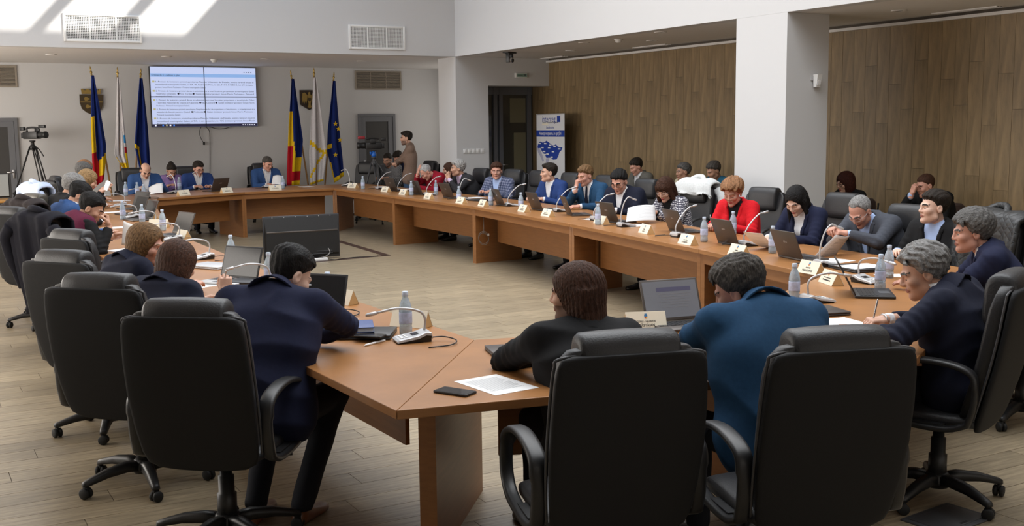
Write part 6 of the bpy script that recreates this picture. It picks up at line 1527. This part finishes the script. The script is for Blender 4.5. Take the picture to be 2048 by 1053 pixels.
mp = [(.03, 295), (.07, 286), (.14, 283), (.22, 285), (.30, 284), (.36, 281), (.44, 284), (.50, 287), (.58, 290), (.64, 290), (.70, 288), (.76, 292), (.84, 294), (.93, 293), (.90, 299), (.82, 304), (.78, 312), (.72, 318), (.60, 319), (.54, 316), (.46, 315), (.36, 316), (.32, 311), (.24, 306), (.18, 301), (.15, 296), (.07, 297)]
yprism([(xx(x), zz(v)) for x, v in mp], -.0045, -.002).build('map_shape', M_BLUE, e)
for x, v in ((.12, 287), (.32, 287), (.50, 290), (.66, 292), (.22, 295), (.46, 295), (.82, 297), (.60, 303), (.28, 303), (.30, 309), (.55, 314), (.40, 308)): MB().box((xx(x), -.0055, zz(v)), (w * .085, .001, .022)).build('map_label', M_WHITEP, e)
yprism([(xx(x), zz(v)) for x, v in ((.02, 296), (.14, 300), (.22, 312), (.27, 322), (.22, 324), (.12, 312), (.05, 305))], -.0035, -.002).build('map_coast', M_BLAV, e); yprism([(xx(x), zz(v)) for x, v in ((.34, 317), (.46, 316), (.42, 326), (.34, 325))], -.0035, -.002).build('map_coast', M_BLAV, e)

# ------------------------------------------------------------------ television standing on the floor
a, b = tz(529, 526, 0), tz(681, 516, 0); d = (b - a).normalized(); ang = math.atan2(d.y, d.x); W = (b - a).length; H_ = ty(605, 430, ((a + b) / 2).y).z; mid = (a + b) / 2
e = empty('television', (mid.x, mid.y, 0), ang, 'flat black television standing on the floor with its back to us', 'television')
MB().cbox((0, .03, H_ / 2 + .01), (W, .035, H_ - .03), .008).build('screen_frame', mat('tv_frame_grey', (.03, .031, .036), .4), e)
MB().loft([[(-W * .485, .012, .06), (W * .485, .012, .06), (W * .485, .012, H_ - .03), (-W * .485, .012, H_ - .03)], [(-W * .47, -.03, .09), (W * .47, -.03, .09), (W * .47, -.03, H_ * .62), (-W * .47, -.03, H_ * .62)]], smooth=False).build('back_cover', mat('tv_black', (.009, .009, .010), .5), e)
MB().cbox((0, -.022, H_ * .64), (W * .93, .025, .022), .006).build('ridge', M_LAPT, e)
for k in range(6): MB().lathe([(0, 0), (.006, 0), (.006, .004), (0, .004)], 8, (-W * .38 + k * W * .152, .012, H_ - .025), 0, Matrix.Rotation(math.pi / 2, 3, 'X')).build('screw', M_CHROME, e)
MB().box((-W * .33, -.026, H_ * .36), (.075, .002, .11)).box((-W * .25, -.024, H_ * .41), (.05, .002, .03)).box((W * .33, -.026, H_ * .36), (.035, .002, .03)).build('rating_label', M_PAPER, e)
MB().box((W * .29, -.029, H_ * .24), (.19, .004, .05)).build('socket_recess', M_INK, e); MB().box((W * .2, -.03, H_ * .13), (.40, .004, .010)).box((W * .28, -.03, H_ * .19), (.22, .004, .010)).build('vent_line', M_DGREY, e)
MB().cbox((0, .03, .012), (W * .5, .18, .012), .004).build('stand', M_PLAST, e)
MB().tube(bez([(W * .33, -.03, H_ * .24), (W * .34, -.07, H_ * .15), (W * .28, -.10, .05), (W * .20, -.12, .03)], 6), .005, 6).build('power_cord', M_GCABLE, e)
e = empty('power_strip', tuple(tz(634, 523, 0)[:2]) + (0,), ang + .08, 'white power strip on the floor behind the television', 'power strip')
MB().cbox((0, 0, .022), (.30, .06, .042), .008).build('body', M_WHITEP, e)
for k in (-1, 0, 1): MB().lathe([(.017, .0435), (.017, .0445), (0, .0445)], 12, (k * .075, 0, 0)).build('socket', M_DGREY, e)
MB().tube(bez([(.15, 0, .02), (.25, -.05, .008), (.36, .02, .006), (.6, .06, .006), (.9, .02, .006)], 6), .005, 6).build('cord', M_CABLE, e)

# ------------------------------------------------------------------ video cameras on tripods
def tripod(P, label, foot_z=0.0, spread=.42, hz=1.45, m=M_PLAST, rz=0.0):
    e = empty('tripod', (P.x, P.y, 0), rz, label, 'tripod')
    for k in range(3):
        a = 2 * math.pi * k / 3 + .5; d = Vector((math.cos(a), math.sin(a), 0)); t = Vector((-d.y, d.x, 0)); mb = MB()
        for s in (-1, 1): mb.tube([d * .05 + t * s * .03 + Vector((0, 0, hz)), d * spread * .55 + t * s * .022 + Vector((0, 0, hz * .46))], .011, 6)
        mb.tube([d * spread * .45 + Vector((0, 0, hz * .55)), d * spread + Vector((0, 0, .015))], .012, 6); mb.cbox(d * spread * .55 + Vector((0, 0, hz * .46)), (.06, .06, .04), .008); o = mb.build('leg', m, e); MB().lathe([(0, 0), (.02, .002), (.018, .03), (0, .035)], 8, d * spread).build('rubber_foot', M_RUBBER, o)
    MB().lathe([(.05, hz - .05), (.06, hz), (.045, hz + .03), (.03, hz + .05), (.03, hz + .09), (.05, hz + .10), (.05, hz + .12), (0, hz + .12)], 14).build('fluid_head', m, e)
    mb = MB()
    for k in range(3): a = 2 * math.pi * k / 3 + .5; mb.tube([(0, 0, hz * .42), (math.cos(a) * spread * .62, math.sin(a) * spread * .62, hz * .40)], .006, 6)
    mb.build('spreader', m, e); MB().tube([(0, 0, hz + .06), (.04, -.18, hz - .05), (.06, -.28, hz - .16)], .010, 6).build('pan_handle', m, e); return e
P = td(66, 300, 19.2); tripod(P, 'tall black tripod beside the dark door at the far left', hz=1.50, rz=.3, spread=.62)
def camcorder(P, z, ang, label, accent):
    e = empty('video_camera', (P.x, P.y, z), RZ(ang), label, 'video camera')
    MB().cbox((0, 0, .085), (.13, .30, .13), .015).build('body', M_PLAST, e); MB().lathe([(.055, 0), (.058, .03), (.052, .10), (.06, .11), (.06, .15), (.04, .152)], 16, (0, .15, .09), 0, Matrix.Rotation(-math.pi / 2, 3, 'X')).build('lens', M_PLAST, e)
    MB().tube(bez([(0, -.10, .15), (0, -.09, .21), (0, .06, .22), (0, .14, .20), (0, .14, .15)], 5), .016, 8).build('top_handle', M_PLAST, e); MB().cbox((.0, .22, .235), (.05, .13, .05), .008).build('microphone_mount', accent, e); MB().cbox((0, -.19, .20), (.06, .09, .06), .008).build('viewfinder', M_PLAST, e)
    MB().cbox((-.12, .02, .17), (.012, .11, .075), .004).build('flip_screen', M_PLAST, e); MB().cbox((0, -.17, .08), (.08, .06, .09), .006).build('battery', M_PLAST, e)
camcorder(P, 1.625, -45, 'black camcorder on the tall tripod at the far left', M_PLAST)
P = td(748, 330, 20.2); TR2 = tripod(P, 'grey tripod with a blue head before the man in the checked shirt', hz=1.12, m=M_DGREY, spread=.36)
MBL = mat('blue_knob', (.01, .13, .55), .35)
o = MB().lathe([(0, 1.24), (.04, 1.24), (.045, 1.26), (.045, 1.30), (.03, 1.32), (.035, 1.34), (0, 1.345)], 14).build('blue_fluid_head', MBL, TR2); MB().lathe([(.015, 0), (.02, .05), (0, .055)], 10, (-.06, 0, 1.28)).build('knob', MBL, o); MB().cbox((0, 0, 1.352), (.09, .12, .012), .003).build('plate', M_PLAST, TR2)
camcorder(P, 1.36, 165, 'video camera with red fittings pointing left', mat('red_fitting', (.30, .01, .02), .4))

# ------------------------------------------------------------------ garments hung on chairs
def drape(key, label, m, wide=.27, front=.30, back=.55, thick=.02, name='jacket', sleeve=True, seed=1, pat=None):
    """a coat hung over the top of a chair back: panel before, over the top and behind"""
    ch = CHAIRS[key]; R = Matrix.Rotation(ch.rotation_euler.z, 4, 'Z'); T = Matrix.Translation(ch.location) @ R
    e = empty(name, ch.location, ch.rotation_euler.z, label, 'jacket'); rs = np.random.RandomState(seed); ph = rs.uniform(0, 6, 6); NU, rows = 26, []
    yb = lambda z: -.215 - .13 * (z - .42) / .6 - .018 * math.sin((z - .42) / .62 * math.pi)
    path = []
    for k in range(9): z = 1.04 - front + front * k / 8; path.append((yb(z) + .160, z))
    for k in range(1, 8): a = math.pi * k / 8; path.append((yb(1.06) + .050 + .115 * math.cos(a), 1.085 + .075 * math.sin(a)))
    for k in range(13): z = 1.05 - back * k / 12; path.append((yb(max(z, .42)) - .05 - .02 * k / 12, z))
    vs = []
    for j, (y, z) in enumerate(path):
        t = j / len(path); wj = wide * (1 + .10 * math.sin(t * 3 + ph[0])) * (1 if j < 9 else 1 + .12 * (j - 9) / 20)
        for i in range(NU + 1):
            s = i / NU * 2 - 1; vs.append((s * wj, y + (.018 * math.sin(s * 7 + ph[1] + t * 2) + .010 * math.sin(s * 15 + ph[2])) * (1 if z < 1.0 else .4) - (.05 if j > 12 else -.03) * max(0, abs(s) - .8), z - .045 * max(0, abs(s) - .72) / .28 + .02 * math.sin(s * 5 + ph[3]) * (1 if j in (0, len(path) - 1) else .3)))
    fs = [(j * (NU + 1) + i, j * (NU + 1) + i + 1, (j + 1) * (NU + 1) + i + 1, (j + 1) * (NU + 1) + i) for j in range(len(path) - 1) for i in range(NU)]
    mb = MB(); mb.add(vs, fs, 0, True); o = mb.build('cloth', m, e); so = o.modifiers.new('thick', 'SOLIDIFY'); so.thickness = thick
    if sleeve:
        for s in (-1, 1): MB().tube(bez([(s * wide * .9, yb(1.0) - .03, 1.03), (s * (wide + .05), yb(.9) - .04, .92), (s * (wide + .045), yb(.7) - .03, .72), (s * (wide + .03), yb(.5) - .02, .52)], 5), [.055] * 6 + [.05] * 5 + [.042] * 5, 10).build('sleeve', m, e)
    MB().tube(bez([(-.13, yb(1.05) + .10, 1.10), (-.06, yb(1.05) + .02, 1.17), (.06, yb(1.05) + .0, 1.17), (.13, yb(1.05) + .09, 1.11)], 6), .026, 8).build('collar', m, e)
    return e
drape('c5', 'dark navy coat hanging over a chair on the left', cloth('dark_coat', (.010, .010, .016)), back=.70, wide=.28, name='coat', seed=2)
drape('c7', 'brown-grey jacket hung on a chair at the left', cloth('brown_jacket', (.035, .028, .028)), back=.5, seed=3)
drape('c9', 'pale blue jacket hung over a taupe chair', cloth('pale_blue_jacket', (.52, .60, .78)), back=.5, seed=4)
drape('q8', 'white jacket slung over the chair behind the reading woman', cloth('white_jacket', (.66, .68, .68)), front=.06, back=.55, seed=5, wide=.26)
def quilt():
    m = mat('quilted_black_nylon', (.020, .021, .022), .42, spec=.5); nt = m.node_tree; b = nt.nodes['Principled BSDF']; tc = nt.nodes.new('ShaderNodeTexCoord'); outs = []
    for r in (.785, -.785):
        mp = nt.nodes.new('ShaderNodeMapping'); mp.inputs['Rotation'].default_value = (0, r, 0); nt.links.new(tc.outputs['Object'], mp.inputs['Vector']); w = nt.nodes.new('ShaderNodeTexWave'); w.inputs['Scale'].default_value = 7; nt.links.new(mp.outputs[0], w.inputs['Vector']); pw = nt.nodes.new('ShaderNodeMath'); pw.operation = 'POWER'; pw.inputs[1].default_value = .35; nt.links.new(w.outputs['Fac'], pw.inputs[0]); outs.append(pw.outputs[0])
    mn = nt.nodes.new('ShaderNodeMath'); mn.operation = 'MINIMUM'; nt.links.new(outs[0], mn.inputs[0]); nt.links.new(outs[1], mn.inputs[1]); bp = nt.nodes.new('ShaderNodeBump'); bp.inputs['Strength'].default_value = .5; bp.inputs['Distance'].default_value = .006; nt.links.new(mn.outputs[0], bp.inputs['Height']); nt.links.new(bp.outputs['Normal'], b.inputs['Normal']); return m
drape('q12', 'black quilted coat over the chair at the right', quilt(), front=.45, back=.6, wide=.31, thick=.035, name='coat', seed=6)

# ------------------------------------------------------------------ desk and monitor at the far left edge
P = td(4, 400, 15.5); e = empty('side_desk', (P.x - .35, P.y, 0), .1, 'orange wooden desk at the far left edge', 'desk'); M_ORW = mat('orange_beech', (.50, .24, .055), .4, var=.2, vscale=4)
MB().cbox((0, 0, P.z - .015), (.95, .6, .03), .004).build('desktop', M_ORW, e)
for s in (-1, 1): MB().box((s * .44, 0, (P.z - .03) / 2), (.03, .55, P.z - .03)).build('side_panel', M_ORW, e)
P2 = Vector((P.x - .18, P.y, P.z)); e = empty('monitor', P2, .25, 'grey-lit monitor standing on the orange desk', 'monitor'); M_MON = mat('grey_lit_monitor', (.2, .2, .19), .3, emit=((.30, .29, .26), .5))
MB().cbox((0, 0, .20), (.60, .04, .34), .006).build('housing', M_PLAST, e); MB().box((0, -.0215, .205), (.57, .003, .31)).build('screen', M_MON, e); MB().cbox((0, .01, .02), (.06, .04, .05), .004).cbox((0, .0, .006), (.22, .16, .012), .004).build('stand', M_PLAST, e)
# coiled cable hanging on a table end panel
q = tz(966, 470, .42); p = tx(968, 480, 6.47); c0 = td(968, 480, 14.1)
e = empty('coiled_cable', c0, 0, 'grey cable coil hanging at the end panel under the table', 'cable'); rv_ = Vector((W2C[0][0], W2C[0][1], 0)).normalized(); pts = []
for k in range(40): a = 2 * math.pi * k / 18; pts.append(rv_ * (.065 * math.sin(a)) + Vector((0, 0, .075 * math.cos(a) + .001 * k)) + Vector((-.002 * k / 8, -.001 * k / 8, 0)))
MB().tube([rv_ * .0 + Vector((0, 0, .33))] + pts, .0035, 5).build('cord', mat('dark_grey_cable', (.16, .14, .12), .5), e); MB().cbox(pts[-1] + Vector((.01, 0, -.01)), (.02, .02, .03), .003).build('plug', M_WHITEP, e); MB().cbox((0, 0, .335), (.02, .02, .02), .003).build('clip', M_GCABLE, e)
# floor box cover at the lower right
P = tz(1895, 1040, 0); e = empty('floor_outlet', (P.x, P.y, 0), .1, 'grey metal floor outlet cover at the lower right', 'floor outlet')
MB().cbox((0, 0, .004), (.36, .24, .008), .003).build('frame', M_DGREY, e); MB().cbox((0, 0, .009), (.31, .19, .004), .0015).build('lid', mat('brushed_cover', (.10, .10, .105), .4, .6), e); MB().box((0, -.08, .0115), (.05, .012, .002)).build('finger_slot', M_INK, e)
